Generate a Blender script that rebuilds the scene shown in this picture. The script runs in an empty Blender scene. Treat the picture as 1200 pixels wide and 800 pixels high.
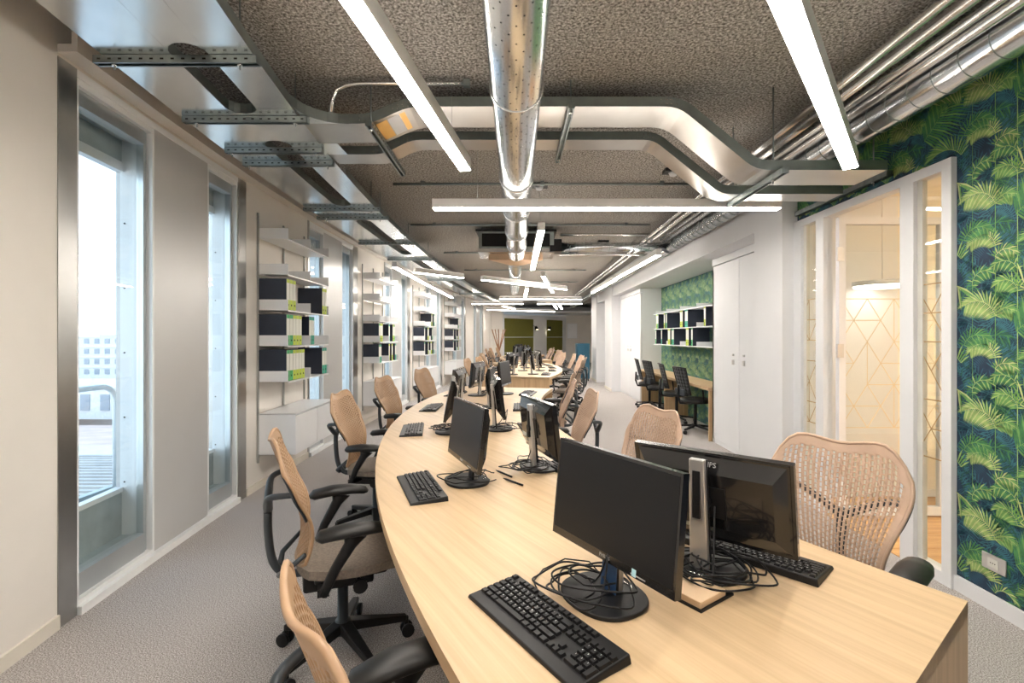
import bpy, bmesh, math, random
import numpy as np
from mathutils import Vector, Matrix, Euler

# ------------------------------------------------------------------ camera, world, exposure
SC = bpy.context.scene
COL = SC.collection
F = 570.0                      # focal length in pixels of the 1200 px wide frame
EYE = 1.45
cam_d = bpy.data.cameras.new('camera'); cam = bpy.data.objects.new('camera', cam_d); COL.objects.link(cam)
cam_d.sensor_fit = 'HORIZONTAL'; cam_d.sensor_width = 36.0; cam_d.lens = 36.0 * F / 1200.0
cam_d.shift_x = -13.0 / 1200.0; cam_d.shift_y = -6.0 / 1200.0
cam_d.clip_start = 0.05; cam_d.clip_end = 400
cam.location = (0, 0, EYE); cam.rotation_euler = (math.radians(90), 0, 0)
SC.camera = cam

W = bpy.data.worlds.new('sky'); SC.world = W; W.use_nodes = True
nt = W.node_tree; nt.nodes.clear()
wo = nt.nodes.new('ShaderNodeOutputWorld'); bg = nt.nodes.new('ShaderNodeBackground')
tc = nt.nodes.new('ShaderNodeTexCoord'); sx = nt.nodes.new('ShaderNodeSeparateXYZ'); cr = nt.nodes.new('ShaderNodeValToRGB')
nt.links.new(tc.outputs['Generated'], sx.inputs[0]); nt.links.new(sx.outputs['Z'], cr.inputs[0])
nt.links.new(cr.outputs[0], bg.inputs[0]); nt.links.new(bg.outputs[0], wo.inputs[0])
cr.color_ramp.elements[0].position = 0.0; cr.color_ramp.elements[0].color = (0.76, 0.86, 0.95, 1)
cr.color_ramp.elements[1].position = 0.9; cr.color_ramp.elements[1].color = (0.36, 0.58, 0.86, 1)
e = cr.color_ramp.elements.new(0.3); e.color = (0.60, 0.76, 0.92, 1)
SKY = 2.1
LAMP = 40.0
UPLIGHT = 4.0
bg.inputs[1].default_value = SKY
SC.view_settings.view_transform = 'Standard'; SC.view_settings.look = 'None'
SC.view_settings.gamma = 1.0; SC.view_settings.use_curve_mapping = False
SC.view_settings.exposure = 0.62
SC.cycles.max_bounces = 8; SC.cycles.diffuse_bounces = 5; SC.cycles.glossy_bounces = 4
SC.cycles.transparent_max_bounces = 12; SC.cycles.transmission_bounces = 4
SC.cycles.sample_clamp_indirect = 6.0
SC.cycles.use_denoising = True
SC.cycles.caustics_reflective = False; SC.cycles.caustics_refractive = False

# ------------------------------------------------------------------ materials
def mat(name, col, rough=0.5, metal=0.0, emit=0.0, noise=None, bump=None, spec=0.5, aniso=None, coat=0.0):
    """noise=(scale, amount[, stretch]) colour mottling; bump=(scale, strength)"""
    m = bpy.data.materials.new(name); m.use_nodes = True
    n = m.node_tree.nodes; l = m.node_tree.links
    p = n['Principled BSDF']
    p.inputs['Base Color'].default_value = (*col, 1); p.inputs['Roughness'].default_value = rough
    p.inputs['Metallic'].default_value = metal; p.inputs['Specular IOR Level'].default_value = spec
    if coat: p.inputs['Coat Weight'].default_value = coat
    if emit:
        p.inputs['Emission Color'].default_value = (*col, 1); p.inputs['Emission Strength'].default_value = emit
    tcn = n.new('ShaderNodeTexCoord')
    if noise is None: noise = (6.0, 0.05)
    mp = n.new('ShaderNodeMapping'); l.new(tcn.outputs['Object'], mp.inputs[0])
    if len(noise) > 2: mp.inputs['Scale'].default_value = noise[2]
    if len(noise) > 3: mp.inputs['Rotation'].default_value = noise[3]
    nz = n.new('ShaderNodeTexNoise'); nz.inputs['Scale'].default_value = noise[0]; nz.inputs['Detail'].default_value = 4
    l.new(mp.outputs[0], nz.inputs[0])
    rm = n.new('ShaderNodeValToRGB'); a = noise[1]
    rm.color_ramp.elements[0].position = 0.32; rm.color_ramp.elements[1].position = 0.68
    rm.color_ramp.elements[0].color = (*[c * (1 - a) for c in col], 1)
    rm.color_ramp.elements[1].color = (*[min(1, c * (1 + a)) for c in col], 1)
    l.new(nz.outputs[0], rm.inputs[0])
    l.new(rm.outputs[0], p.inputs['Base Color'])
    if bump:
        bz = n.new('ShaderNodeTexNoise'); bz.inputs['Scale'].default_value = bump[0]; bz.inputs['Detail'].default_value = 3
        l.new(tcn.outputs['Object'], bz.inputs[0])
        b = n.new('ShaderNodeBump'); b.inputs['Strength'].default_value = bump[1]; b.inputs['Distance'].default_value = 0.01
        l.new(bz.outputs[0], b.inputs['Height']); l.new(b.outputs[0], p.inputs['Normal'])
    return m

def speckle(name, c0, c1, c2, scale, rough=0.9, bumps=0.6, dist=0.01, big=0.12):
    m = bpy.data.materials.new(name); m.use_nodes = True
    n = m.node_tree.nodes; l = m.node_tree.links; p = n['Principled BSDF']
    p.inputs['Roughness'].default_value = rough; p.inputs['Specular IOR Level'].default_value = 0.2
    t = n.new('ShaderNodeTexCoord')
    z = n.new('ShaderNodeTexNoise'); z.inputs['Scale'].default_value = scale; z.inputs['Detail'].default_value = 3; z.inputs['Roughness'].default_value = 0.7
    l.new(t.outputs['Object'], z.inputs[0])
    r = n.new('ShaderNodeValToRGB'); l.new(z.outputs[0], r.inputs[0])
    r.color_ramp.elements[0].position = 0.36; r.color_ramp.elements[0].color = (*c0, 1)
    r.color_ramp.elements[1].position = 0.66; r.color_ramp.elements[1].color = (*c2, 1)
    e = r.color_ramp.elements.new(0.5); e.color = (*c1, 1)
    z2 = n.new('ShaderNodeTexNoise'); z2.inputs['Scale'].default_value = 1.3; l.new(t.outputs['Object'], z2.inputs[0])
    mx = n.new('ShaderNodeMix'); mx.data_type = 'RGBA'; mx.blend_type = 'MULTIPLY'; mx.inputs[0].default_value = big
    l.new(r.outputs[0], mx.inputs[6]); l.new(z2.outputs[0], mx.inputs[7]); l.new(mx.outputs[2], p.inputs['Base Color'])
    b = n.new('ShaderNodeBump'); b.inputs['Strength'].default_value = bumps; b.inputs['Distance'].default_value = dist
    l.new(z.outputs[0], b.inputs['Height']); l.new(b.outputs[0], p.inputs['Normal'])
    return m

def wood(name, c0, c1, rot, scale=(1.2, 34, 34), rough=0.42):
    m = bpy.data.materials.new(name); m.use_nodes = True
    n = m.node_tree.nodes; l = m.node_tree.links; p = n['Principled BSDF']
    p.inputs['Roughness'].default_value = rough; p.inputs['Specular IOR Level'].default_value = 0.35
    t = n.new('ShaderNodeTexCoord'); mp = n.new('ShaderNodeMapping'); l.new(t.outputs['Object'], mp.inputs[0])
    mp.vector_type = 'TEXTURE'
    mp.inputs['Rotation'].default_value = rot
    s = n.new('ShaderNodeVectorMath'); s.operation = 'MULTIPLY'; s.inputs[1].default_value = scale
    l.new(mp.outputs[0], s.inputs[0])
    z = n.new('ShaderNodeTexNoise'); z.inputs['Scale'].default_value = 1.0; z.inputs['Detail'].default_value = 5; z.inputs['Roughness'].default_value = 0.62
    z.inputs['Distortion'].default_value = 0.25
    l.new(s.outputs[0], z.inputs[0])
    r = n.new('ShaderNodeValToRGB'); l.new(z.outputs[0], r.inputs[0])
    r.color_ramp.elements[0].position = 0.3; r.color_ramp.elements[0].color = (*c0, 1)
    r.color_ramp.elements[1].position = 0.62; r.color_ramp.elements[1].color = (*c1, 1)
    l.new(r.outputs[0], p.inputs['Base Color'])
    return m

def glassmat(name, tint=(1, 1, 1), refl=0.06):
    m = bpy.data.materials.new(name); m.use_nodes = True
    n = m.node_tree.nodes; l = m.node_tree.links; n.clear()
    o = n.new('ShaderNodeOutputMaterial'); mx = n.new('ShaderNodeMixShader')
    t = n.new('ShaderNodeBsdfTransparent'); t.inputs[0].default_value = (*tint, 1)
    g = n.new('ShaderNodeBsdfGlossy'); g.inputs['Roughness'].default_value = 0.02
    lw = n.new('ShaderNodeLayerWeight'); lw.inputs[0].default_value = 0.5
    pw = n.new('ShaderNodeMath'); pw.operation = 'POWER'; pw.inputs[1].default_value = 5.0; l.new(lw.outputs['Facing'], pw.inputs[0])
    f = n.new('ShaderNodeMath'); f.operation = 'MULTIPLY_ADD'; f.inputs[1].default_value = 0.6; f.inputs[2].default_value = refl; l.new(pw.outputs[0], f.inputs[0])
    l.new(f.outputs[0], mx.inputs[0]); l.new(t.outputs[0], mx.inputs[1]); l.new(g.outputs[0], mx.inputs[2])
    l.new(mx.outputs[0], o.inputs[0])
    return m

M = dict(
    wall=mat('painted wall', (0.80, 0.765, 0.715), 0.75, noise=(2.0, 0.03)),
    white=mat('white paint', (0.74, 0.75, 0.77), 0.55, noise=(2.0, 0.02)),
    grey_wall=mat('grey green paint', (0.66, 0.66, 0.61), 0.7),
    trim=mat('cream trim paint', (0.74, 0.70, 0.62), 0.5),
    concrete=speckle('wood wool ceiling', (0.12, 0.11, 0.096), (0.40, 0.375, 0.34), (0.80, 0.78, 0.73), 68, 0.95, 0.9, 0.014),
    carpet=speckle('speckled carpet', (0.16, 0.14, 0.13), (0.42, 0.39, 0.375), (0.80, 0.78, 0.77), 180, 0.95, 0.05, 0.002),
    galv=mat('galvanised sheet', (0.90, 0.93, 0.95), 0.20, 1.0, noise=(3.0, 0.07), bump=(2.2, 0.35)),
    galv_dim=mat('galvanised sheet in dimmer light', (0.50, 0.48, 0.45), 0.3, 1.0, noise=(3.0, 0.10), bump=(2.2, 0.25)),  # same steel as galv, weaker reflected light put into its colour
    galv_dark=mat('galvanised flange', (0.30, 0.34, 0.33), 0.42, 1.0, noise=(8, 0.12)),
    strut=mat('galvanised strut', (0.30, 0.34, 0.34), 0.4, 1.0, noise=(20, 0.15)),
    duct=mat('spiral duct steel', (0.74, 0.77, 0.80), 0.22, 1.0, noise=(2.5, 0.06), bump=(3, 0.05)),
    pipe=mat('polished pipe jacket', (0.80, 0.79, 0.78), 0.25, 1.0, noise=(4, 0.05)),
    hole=mat('dark perforation', (0.01, 0.01, 0.01), 0.9),
    steel=mat('brushed stainless steel', (0.48, 0.48, 0.47), 0.30, 1.0, noise=(3, 0.10)),
    alu=mat('anodised aluminium', (0.62, 0.66, 0.68), 0.35, 0.85, noise=(3, 0.04)),
    alu_light=mat('light aluminium', (0.88, 0.90, 0.91), 0.45, 0.1, noise=(3, 0.03)),
    panelgrey=mat('silver lacquered panel', (0.60, 0.60, 0.60), 0.33, 0.25, noise=(1.5, 0.03)),
    lampbody=mat('white lamp profile', (0.90, 0.89, 0.87), 0.45),
    black=mat('black plastic', (0.009, 0.009, 0.010), 0.42, noise=(30, 0.1), spec=0.28),
    blacksoft=mat('black soft pad', (0.014, 0.014, 0.014), 0.40, noise=(30, 0.1), spec=0.35),
    chairframe=mat('graphite chair frame', (0.045, 0.055, 0.065), 0.38, 0.2),
    key=mat('black keycap', (0.010, 0.010, 0.011), 0.45, spec=0.28),
    legend=mat('white key legend', (0.7, 0.7, 0.7), 0.5),
    screen=mat('dark lcd screen', (0.007, 0.008, 0.010), 0.35, noise=(2, 0.05), spec=0.28),
    housing=mat('glossy black housing', (0.010, 0.010, 0.011), 0.16, noise=(10, 0.05), coat=0.4),
    silver=mat('silver plastic', (0.62, 0.61, 0.60), 0.32, 0.7),
    chrome=mat('chrome', (0.8, 0.8, 0.8), 0.12, 1.0),
    backtan=mat('tan moulded back', (0.41, 0.26, 0.15), 0.45, noise=(12, 0.06)),
    backrose=mat('pinkish beige moulded back', (0.47, 0.33, 0.24), 0.45, noise=(12, 0.06)),
    seat=mat('taupe woven seat', (0.20, 0.165, 0.135), 0.65, noise=(90, 0.2), bump=(400, 0.2)),
    mesh=mat('black chair mesh', (0.020, 0.022, 0.024), 0.7, noise=(160, 0.4)),
    navy=mat('navy binder board', (0.018, 0.024, 0.042), 0.45, noise=(8, 0.08)),
    paper=mat('white spine paper', (0.74, 0.75, 0.70), 0.6),
    lime=mat('lime print', (0.46, 0.58, 0.05), 0.6),
    green=mat('green print', (0.04, 0.36, 0.12), 0.6),
    teal=mat('teal print', (0.02, 0.36, 0.24), 0.6),
    shelf=mat('white lacquered steel', (0.88, 0.89, 0.91), 0.35, noise=(3, 0.02)),
    track=mat('aluminium shelf track', (0.42, 0.43, 0.42), 0.4, 0.7),
    greenpanel=mat('olive felt panel', (0.16, 0.155, 0.03), 0.9, noise=(40, 0.1)),
    bluecab=mat('petrol blue cabinet', (0.012, 0.09, 0.15), 0.5),
    creamwall=mat('cream meeting room paint', (0.84, 0.79, 0.68), 0.8),
    gold=mat('bronze film line', (0.42, 0.30, 0.15), 0.5, 0.3),
    gold_lit=mat('film line in lit tone', (0.66, 0.55, 0.36), 0.5),  # same film as the panes, light on the door put into its colour
    copper=mat('plenum in warm reflected tone', (0.72, 0.50, 0.32), 0.5, 0.2),  # warm reflection on the plenum put into its base colour
    book=mat('beige paper block', (0.72, 0.52, 0.33), 0.6),
    ext_white=mat('far plaster', (0.80, 0.80, 0.80), 0.9),
    ext_win=mat('far window', (0.38, 0.42, 0.47), 0.6),
    ext_red=mat('terracotta roof', (0.72, 0.50, 0.42), 0.9, noise=(0.8, 0.1)),
    ext_grey=mat('grey roof tile', (0.58, 0.52, 0.48), 0.9, noise=(2, 0.1)),
    balcony=mat('balcony deck', (0.42, 0.48, 0.50), 0.4, 0.2, noise=(6, 0.15)),
    twig=mat('brown wooden stick', (0.30, 0.15, 0.08), 0.7),
    sticker=mat('pale blue sticker', (0.45, 0.75, 0.85), 0.5),
    yellowtape=mat('yellow reflective tape', (0.75, 0.45, 0.12), 0.35, 0.5),
    lampglow=mat('lamp diffuser', (1.0, 0.925, 0.835), 0.5, emit=LAMP, noise=(2, 0.0)),
    upglow=mat('added lamp uplight', (1.0, 0.925, 0.835), 0.5, emit=UPLIGHT, noise=(2, 0.0)),  # glow of the uplight strips added on top of the pendants
    disc=mat('round lamp diffuser', (1.0, 0.95, 0.88), 0.5, emit=3.0, noise=(2, 0.0)),
    room_light=mat('added meeting room light', (1.0, 0.93, 0.82), 0.5, emit=30.0, noise=(2, 0.0)),  # for the unseen lights added in the meeting room
    bluefilm=mat('blue film', (0.03, 0.07, 0.16), 0.3),
    spot=mat('spot glow', (1.0, 0.85, 0.55), 0.5, emit=8.0, noise=(2, 0.0)),
    glass=glassmat('window glass', (0.96, 0.985, 0.98)),
    glass_in=glassmat('partition glass', (0.97, 0.98, 0.96)),
    oak=wood('pale oak laminate', (0.49, 0.345, 0.20), (0.61, 0.445, 0.27), (0, 0, math.radians(-57))),
    oakside=wood('oak end panel', (0.42, 0.28, 0.15), (0.58, 0.40, 0.23), (0, math.radians(90), 0)),
    plank=wood('honey oak floorboard', (0.42, 0.21, 0.07), (0.64, 0.38, 0.16), (0, 0, 0), (1.5, 18, 18), 0.35),
)
WP = [mat('wallpaper ink %s' % n, c, 0.7, noise=(25, 0.18)) for n, c in (
    ('navy', (0.009, 0.030, 0.065)), ('deep blue', (0.018, 0.075, 0.125)), ('teal', (0.035, 0.145, 0.19)),
    ('dark green', (0.02, 0.11, 0.07)), ('mid green', (0.06, 0.22, 0.08)), ('leaf green', (0.15, 0.34, 0.10)),
    ('light green', (0.30, 0.46, 0.15)), ('yellow green', (0.50, 0.58, 0.25)))]

WP2 = [mat('niche wallpaper ink %d' % n, c, 0.7, noise=(25, 0.18)) for n, c in enumerate((
    (0.03, 0.08, 0.11), (0.05, 0.15, 0.18), (0.09, 0.24, 0.25), (0.06, 0.19, 0.14), (0.11, 0.26, 0.15), (0.17, 0.33, 0.18), (0.26, 0.41, 0.23), (0.36, 0.49, 0.28)))]
# ------------------------------------------------------------------ mesh builder
def smooth_path(P, k=5):
    P = [Vector(p) for p in P]; Q = [P[0]] + P + [P[-1]]; out = []
    for i in range(1, len(Q) - 2):
        for j in range(k):
            t = j / k; a, b, c, d = Q[i - 1], Q[i], Q[i + 1], Q[i + 2]
            out.append(0.5 * ((2 * b) + (c - a) * t + (2 * a - 5 * b + 4 * c - d) * t * t + (3 * b - a - 3 * c + d) * t ** 3))
    return out + [P[-1]]
class MB:
    def __init__(s): s.v = []; s.f = []; s.m = []; s.s = []
    def add(s, vs, fs, mi=0, smooth=False):
        o = len(s.v); s.v += [tuple(v) for v in vs]
        for f in fs: s.f.append([i + o for i in f]); s.m.append(mi); s.s.append(smooth)
        return s
    def hexa(s, p, mi=0):          # p: 8 points, bottom 4 then top 4 (ccw)
        return s.add(p, [(3, 2, 1, 0), (4, 5, 6, 7), (0, 1, 5, 4), (1, 2, 6, 5), (2, 3, 7, 6), (3, 0, 4, 7)], mi)
    def box(s, x0, x1, y0, y1, z0, z1, mi=0):
        return s.hexa([(x0, y0, z0), (x1, y0, z0), (x1, y1, z0), (x0, y1, z0), (x0, y0, z1), (x1, y0, z1), (x1, y1, z1), (x0, y1, z1)], mi)
    def bar(s, a, b, w, h, mi=0, up=(0, 0, 1), w2=None, h2=None):
        a = Vector(a); b = Vector(b); d = (b - a).normalized(); u = Vector(up)
        if abs(d.dot(u)) > 0.98: u = Vector((0, 1, 0))
        x = d.cross(u).normalized(); u = x.cross(d).normalized()
        w2 = w if w2 is None else w2; h2 = h if h2 is None else h2
        P = []
        for q, ww, hh in ((a, w, h), (b, w2, h2)):
            P += [q - x * ww / 2 - u * hh / 2, q + x * ww / 2 - u * hh / 2, q + x * ww / 2 + u * hh / 2, q - x * ww / 2 + u * hh / 2]
        return s.add(P, [(0, 1, 2, 3), (7, 6, 5, 4), (0, 4, 5, 1), (1, 5, 6, 2), (2, 6, 7, 3), (3, 7, 4, 0)], mi)
    def tube(s, pts, r, n=8, mi=0, cap=True, ry=None, up=(0, 0, 1)):
        pts = [Vector(p) for p in pts]; R = r if isinstance(r, (list, tuple)) else [r] * len(pts)
        RY = R if ry is None else (ry if isinstance(ry, (list, tuple)) else [ry] * len(pts))
        o = len(s.v); px = None
        for i, p in enumerate(pts):
            d = (pts[min(i + 1, len(pts) - 1)] - pts[max(i - 1, 0)]).normalized()
            if px is None:
                u = Vector(up)
                if abs(d.dot(u)) > 0.95: u = Vector((0, 1, 0))
                x = d.cross(u).normalized()
            else:
                x = (px - d * px.dot(d)).normalized()
            px = x; y = x.cross(d).normalized()
            for k in range(n):
                a = 2 * math.pi * k / n
                s.v.append(tuple(p + x * R[i] * math.cos(a) + y * RY[i] * math.sin(a)))
        for i in range(len(pts) - 1):
            for k in range(n):
                k2 = (k + 1) % n
                s.f.append([o + i * n + k, o + i * n + k2, o + (i + 1) * n + k2, o + (i + 1) * n + k]); s.m.append(mi); s.s.append(True)
        if cap:
            s.f.append([o + k for k in range(n)][::-1]); s.m.append(mi); s.s.append(False)
            s.f.append([o + (len(pts) - 1) * n + k for k in range(n)]); s.m.append(mi); s.s.append(False)
        return s
    def prism(s, poly, z0, z1, mi=0, smooth=False):
        n = len(poly); o = len(s.v)
        s.v += [(x, y, z0) for x, y in poly] + [(x, y, z1) for x, y in poly]
        s.f.append([o + i for i in range(n)][::-1]); s.f.append([o + n + i for i in range(n)]); s.m += [mi, mi]; s.s += [False, False]
        for i in range(n):
            j = (i + 1) % n
            s.f.append([o + i, o + j, o + n + j, o + n + i]); s.m.append(mi); s.s.append(smooth)
        return s
    def disc(s, c, r, n=16, axis='z', mi=0, t=0.0):
        return s.tube([Vector(c), Vector(c) + Vector({'x': (1, 0, 0), 'y': (0, 1, 0), 'z': (0, 0, 1)}[axis]) * t], r, n, mi)
    def mesh(s, name, mats):
        me = bpy.data.meshes.new(name); me.from_pydata(s.v, [], s.f)
        for mm in (mats if isinstance(mats, (list, tuple)) else [mats]): me.materials.append(mm)
        me.polygons.foreach_set('material_index', s.m); me.polygons.foreach_set('use_smooth', s.s)
        me.update(); return me
    def build(s, name, mats, parent=None, loc=None, rz=0, bevel=None, **props):
        o = bpy.data.objects.new(name, s.mesh(name, mats)); COL.objects.link(o)
        if parent: o.parent = parent
        if loc: o.location = loc
        if rz: o.rotation_euler = (0, 0, rz)
        for k, v in props.items(): o[k] = v
        if bevel:
            b = o.modifiers.new('soft edge', 'BEVEL'); b.width = bevel; b.segments = 2; b.limit_method = 'ANGLE'; b.angle_limit = math.radians(40)
        return o

def tag(o, label, cat, group=None, kind=None):
    o['label'] = label; o['category'] = cat
    if group: o['group'] = group
    if kind: o['kind'] = kind
    return o
def thing(name, label, cat, loc=(0, 0, 0), rz=0, group=None):
    o = bpy.data.objects.new(name, None); COL.objects.link(o); o.empty_display_size = 0.1
    o.location = loc; o.rotation_euler = (0, 0, rz)
    return tag(o, label, cat, group)
def struct(mb, name, mats, **k):
    o = mb.build(name, mats, **k); o['kind'] = 'structure'; return o
def copy_tree(o, parent=None):
    c = o.copy(); COL.objects.link(c); c.parent = parent
    for ch in list(KIDS.get(o.name, [])): copy_tree_into(ch, c)
    return c
KIDS = {}
def index_kids():
    KIDS.clear()
    for o in bpy.data.objects:
        if o.parent: KIDS.setdefault(o.parent.name, []).append(o)
def copy_tree_into(o, parent):
    c = o.copy(); COL.objects.link(c); c.parent = parent
    for ch in KIDS.get(o.name, []): copy_tree_into(ch, c)
def duplicate(o, loc, rz, label, group=None):
    c = copy_tree(o); c.location = loc; c.rotation_euler = (0, 0, rz); c['label'] = label
    if group: c['group'] = group
    return c
ORD = ['first', 'second', 'third', 'fourth', 'fifth', 'sixth', 'seventh', 'eighth', 'ninth', 'tenth']

# ------------------------------------------------------------------ room shell
_d = [0.0, 1.2, 2.09, 2.41, 3.17, 4.33, 6.0, 7.85, 9.5, 11.1, 14.35, 17.6, 20.5, 22]
_x = [-1.80, -2.08, -2.25, -2.30, -2.43, -2.52, -2.57, -2.59, -2.575, -2.54, -2.33, -2.02, -1.68, -1.50]
_pf = np.polyfit(_d, _x, 5)
def XW(d): return float(np.polyval(_pf, d))
def wbox(mb, d0, d1, o0, o1, z0, z1, mi=0, step=0.7):
    """box along the curved window wall; offsets are measured outwards (away from the room)"""
    n = max(1, int(math.ceil((d1 - d0) / step)))
    for i in range(n):
        a = d0 + (d1 - d0) * i / n; b = d0 + (d1 - d0) * (i + 1) / n
        xa, xb = XW(a), XW(b)
        mb.hexa([(xa - o1, a, z0), (xa - o0, a, z0), (xb - o0, b, z0), (xb - o1, b, z0),
                 (xa - o1, a, z1), (xa - o0, a, z1), (xb - o0, b, z1), (xb - o1, b, z1)], mi)
    return mb
CEIL = 3.06
XR = 2.49
struct(MB().box(-3.4, 2.49, -4, 27.2, -0.12, 0.0).box(2.49, 4.2, 4.5, 27.2, -0.12, 0), 'floor', M['carpet'])
struct(MB().box(-3.4, 4.4, -4, 27.2, CEIL, CEIL + 0.15), 'ceiling', M['concrete'])
struct(MB().box(-3.4, 6, -4.15, -4.0, -0.1, CEIL), 'wall_back', M['wall'])

# window modules: (window A, silver panel, window B, steel jamb)
MODS = [(2.53, 3.17, 3.80, 4.26, 4.40)] + [(s, s + .46, s + 1.12, s + 1.58, s + 1.78) for s in (5.86, 9.10, 12.35, 15.55, 18.7)]
wl = MB()
wbox(wl, -4, 2.41, 0, .25, -.1, CEIL)
for i, (a0, a1, b0, b1, b2) in enumerate(MODS):
    nxt = MODS[i + 1][0] - .05 if i + 1 < len(MODS) else 22.0
    wbox(wl, a0 - .12 if i == 0 else a0 - .05, b2, 0, .25, 2.84, CEIL)      # head
    wbox(wl, b2, nxt, 0, .25, -.1, CEIL)                                   # solid pier behind the shelving
    wbox(wl, a0 - .12 if i == 0 else a0 - .05, b2, .05, .25, -.1, .03)      # threshold
struct(wl, 'wall_left', M['wall'])
nw = 0
for i, (a0, a1, b0, b1, b2) in enumerate(MODS):
    far = i > 1
    # steel jambs
    j = MB(); j0 = a0 - (.12 if i == 0 else .05)
    wbox(j, j0, a0, -.005, .25, 0, 2.84); struct(j, 'trim_%d' % (2 * i + 1), M['steel'])
    j = MB(); wbox(j, b1, b2, -.005, .25, 0, 2.84); struct(j, 'trim_%d' % (2 * i + 2), M['steel'])
    p = MB(); wbox(p, a1, b0, .0, .25, .06, 2.80); wbox(p, a1, b0, .01, .2, .03, .06)
    struct(p, 'wall_panel', M['panelgrey'])
    s_ = MB(); wbox(s_, a0, b1, -.03, .05, 0.0, .045); wbox(s_, a0, b1, -.005, .05, 2.80, 2.84)
    struct(s_, 'sill', M['alu_light'])
    for (w0, w1) in ((a0, a1), (b0, b1)):
        nw += 1
        fr = MB()                                                       # fixed frame
        t = .018
        wbox(fr, w0, w0 + t, .0, .12, .045, 2.80); wbox(fr, w1 - t, w1, .0, .12, .045, 2.80)
        wbox(fr, w0 + t, w1 - t, .0, .12, 2.765, 2.80); wbox(fr, w0 + t, w1 - t, .0, .12, .045, .07)
        fo = struct(fr, 'window_%d' % nw, M['alu_light'])
        sa = MB(); q0, q1 = w0 + t, w1 - t
        wbox(sa, q0, q0 + .03, .04, .085, .07, 2.765); wbox(sa, q1 - .03, q1, .04, .085, .07, 2.765)
        wbox(sa, q0 + .03, q1 - .03, .03, .10, .07, .19); wbox(sa, q0 + .03, q1 - .03, .03, .10, 2.68, 2.765)
        sa.build('sash', M['alu'], fo)
        g = MB(); wbox(g, q0 + .03, q1 - .03, .06, .068, .19, 2.68); g.build('glass', M['glass'], fo)
        # metal box outside the window: tray, soffit, cheeks and outer sill
        bx = MB()
        wbox(bx, w0, w1, .12, .24, .10, .16); wbox(bx, w0, w1, .12, .24, 2.72, 2.80)
        wbox(bx, w0, w1, .21, .24, .16, .44); wbox(bx, w0, w1, .21, .24, 2.58, 2.72)
        bx.build('outer_tray', M['balcony'], fo)
        ck = MB()
        wbox(ck, w1 - .004, w1 + .02, .09, .22, .10, 2.80); wbox(ck, w0 - .02, w0 + .004, .09, .22, .10, 2.80)
        wbox(ck, w0, w1, .20, .25, .44, .47); wbox(ck, w0, w1, .20, .25, 2.52, 2.58)
        if i < 2:
            for zz in np.arange(.5, 2.5, .42):
                for oo in (.12, .19): ck.box(XW(w1) - oo - .004, XW(w1) - oo + .004, w1 - .008, w1 - .004, zz, zz + .008, 1)
        ck.build('outer_cheek', [M['alu_light'], M['hole']], fo)
# continuous outer wall skin above and between windows keeps the sky out of the void
bb = MB()
wbox(bb, -4, 2.41, -.015, 0, 0, .07)
for i, (a0, a1, b0, b1, b2) in enumerate(MODS):
    wbox(bb, b2, MODS[i + 1][0] - .05 if i + 1 < len(MODS) else 22.0, -.015, 0, 0, .07)
struct(bb, 'baseboard_left', M['trim'])
pm = MB(); wbox(pm, 2.41, 22, -.10, 0, 2.86, 2.90); wbox(pm, 2.41, 22, -.10, -.07, 2.90, 2.97)
struct(pm, 'trim_20', M['wall'])

# balcony railing, seen through the first window
rail = MB()
def arc(c, r, a0, a1, n, f): return [f(c, r, a0 + (a1 - a0) * k / n) for k in range(n + 1)]
pts = [(-3.30, 1.2, 1.05), (-3.34, 3.86, 1.05)] + [(-3.35, 3.86 + .14 * math.sin(a), .91 + .14 * math.cos(a)) for a in np.linspace(.2, math.pi / 2, 6)] + [(-3.35, 4.0, .2)]
rail.tube(pts, .022, 8); rail.tube([(-3.3, 1.9, 1.05), (-3.3, 1.9, .1)], .022, 8)
rl = thing('balcony_railing', 'pale round-cornered metal railing outside the nearest window', 'railing', (0, 0, 0))
rail.build('rail_frame', M['alu_light'], rl)
MB().tube([(-3.35, 4.0, .78), (-2.95, 4.15, .80)], .01, 6).build('bracket', M['alu'], rl)
fl = MB(); fl.box(-3.45, -2.75, 1.0, 22, .0, .08); fl.box(-3.48, -3.42, 1.0, 22, .08, .20)
struct(fl, 'balcony_floor', M['balcony'])

# ------------------------------------------------------------------ city beyond the windows
def far_block(name, label, x0, x1, y, zt, zb, rows, cols, roof=None):
    t = thing(name, label, 'building', ((x0 + x1) / 2, y, zb))
    ox, oy, oz = t.location
    MB().box(x0 - ox, x1 - ox, 0, 6, 0, zt - zb).build('facade', M['ext_white'], t)
    w = (x1 - x0) / cols; h = (zt - zb) / rows
    base = MB().box(-w * .22, w * .22, -.08, .02, 0, h * .5).mesh('window', M['ext_win'])
    for r in range(rows):
        for c in range(cols):
            o = bpy.data.objects.new('window', base); COL.objects.link(o); o.parent = t
            o.location = (x0 - ox + w * (c + .5), 0, h * (r + .28))
    cp = MB()
    for r in range(1, rows + 1): cp.box(x0 - ox - .1, x1 - ox + .1, -.12, .1, h * r - .12, h * r - .02)
    cp.build('cornice', M['ext_white'], t)
    return t
far_block('apartment_building', 'long white apartment building on the skyline outside the window', -60, -46.5, 58, 1.45, -3.4, 4, 11)
far_block('apartment_building', 'higher pale block behind the white apartment building', -57.5, -53.5, 66, 1.7, -2, 3, 5)
far_block('apartment_building', 'low white house between the two terracotta roofs', -36, -25.5, 32, -1.9, -4.0, 1, 8)
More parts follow.
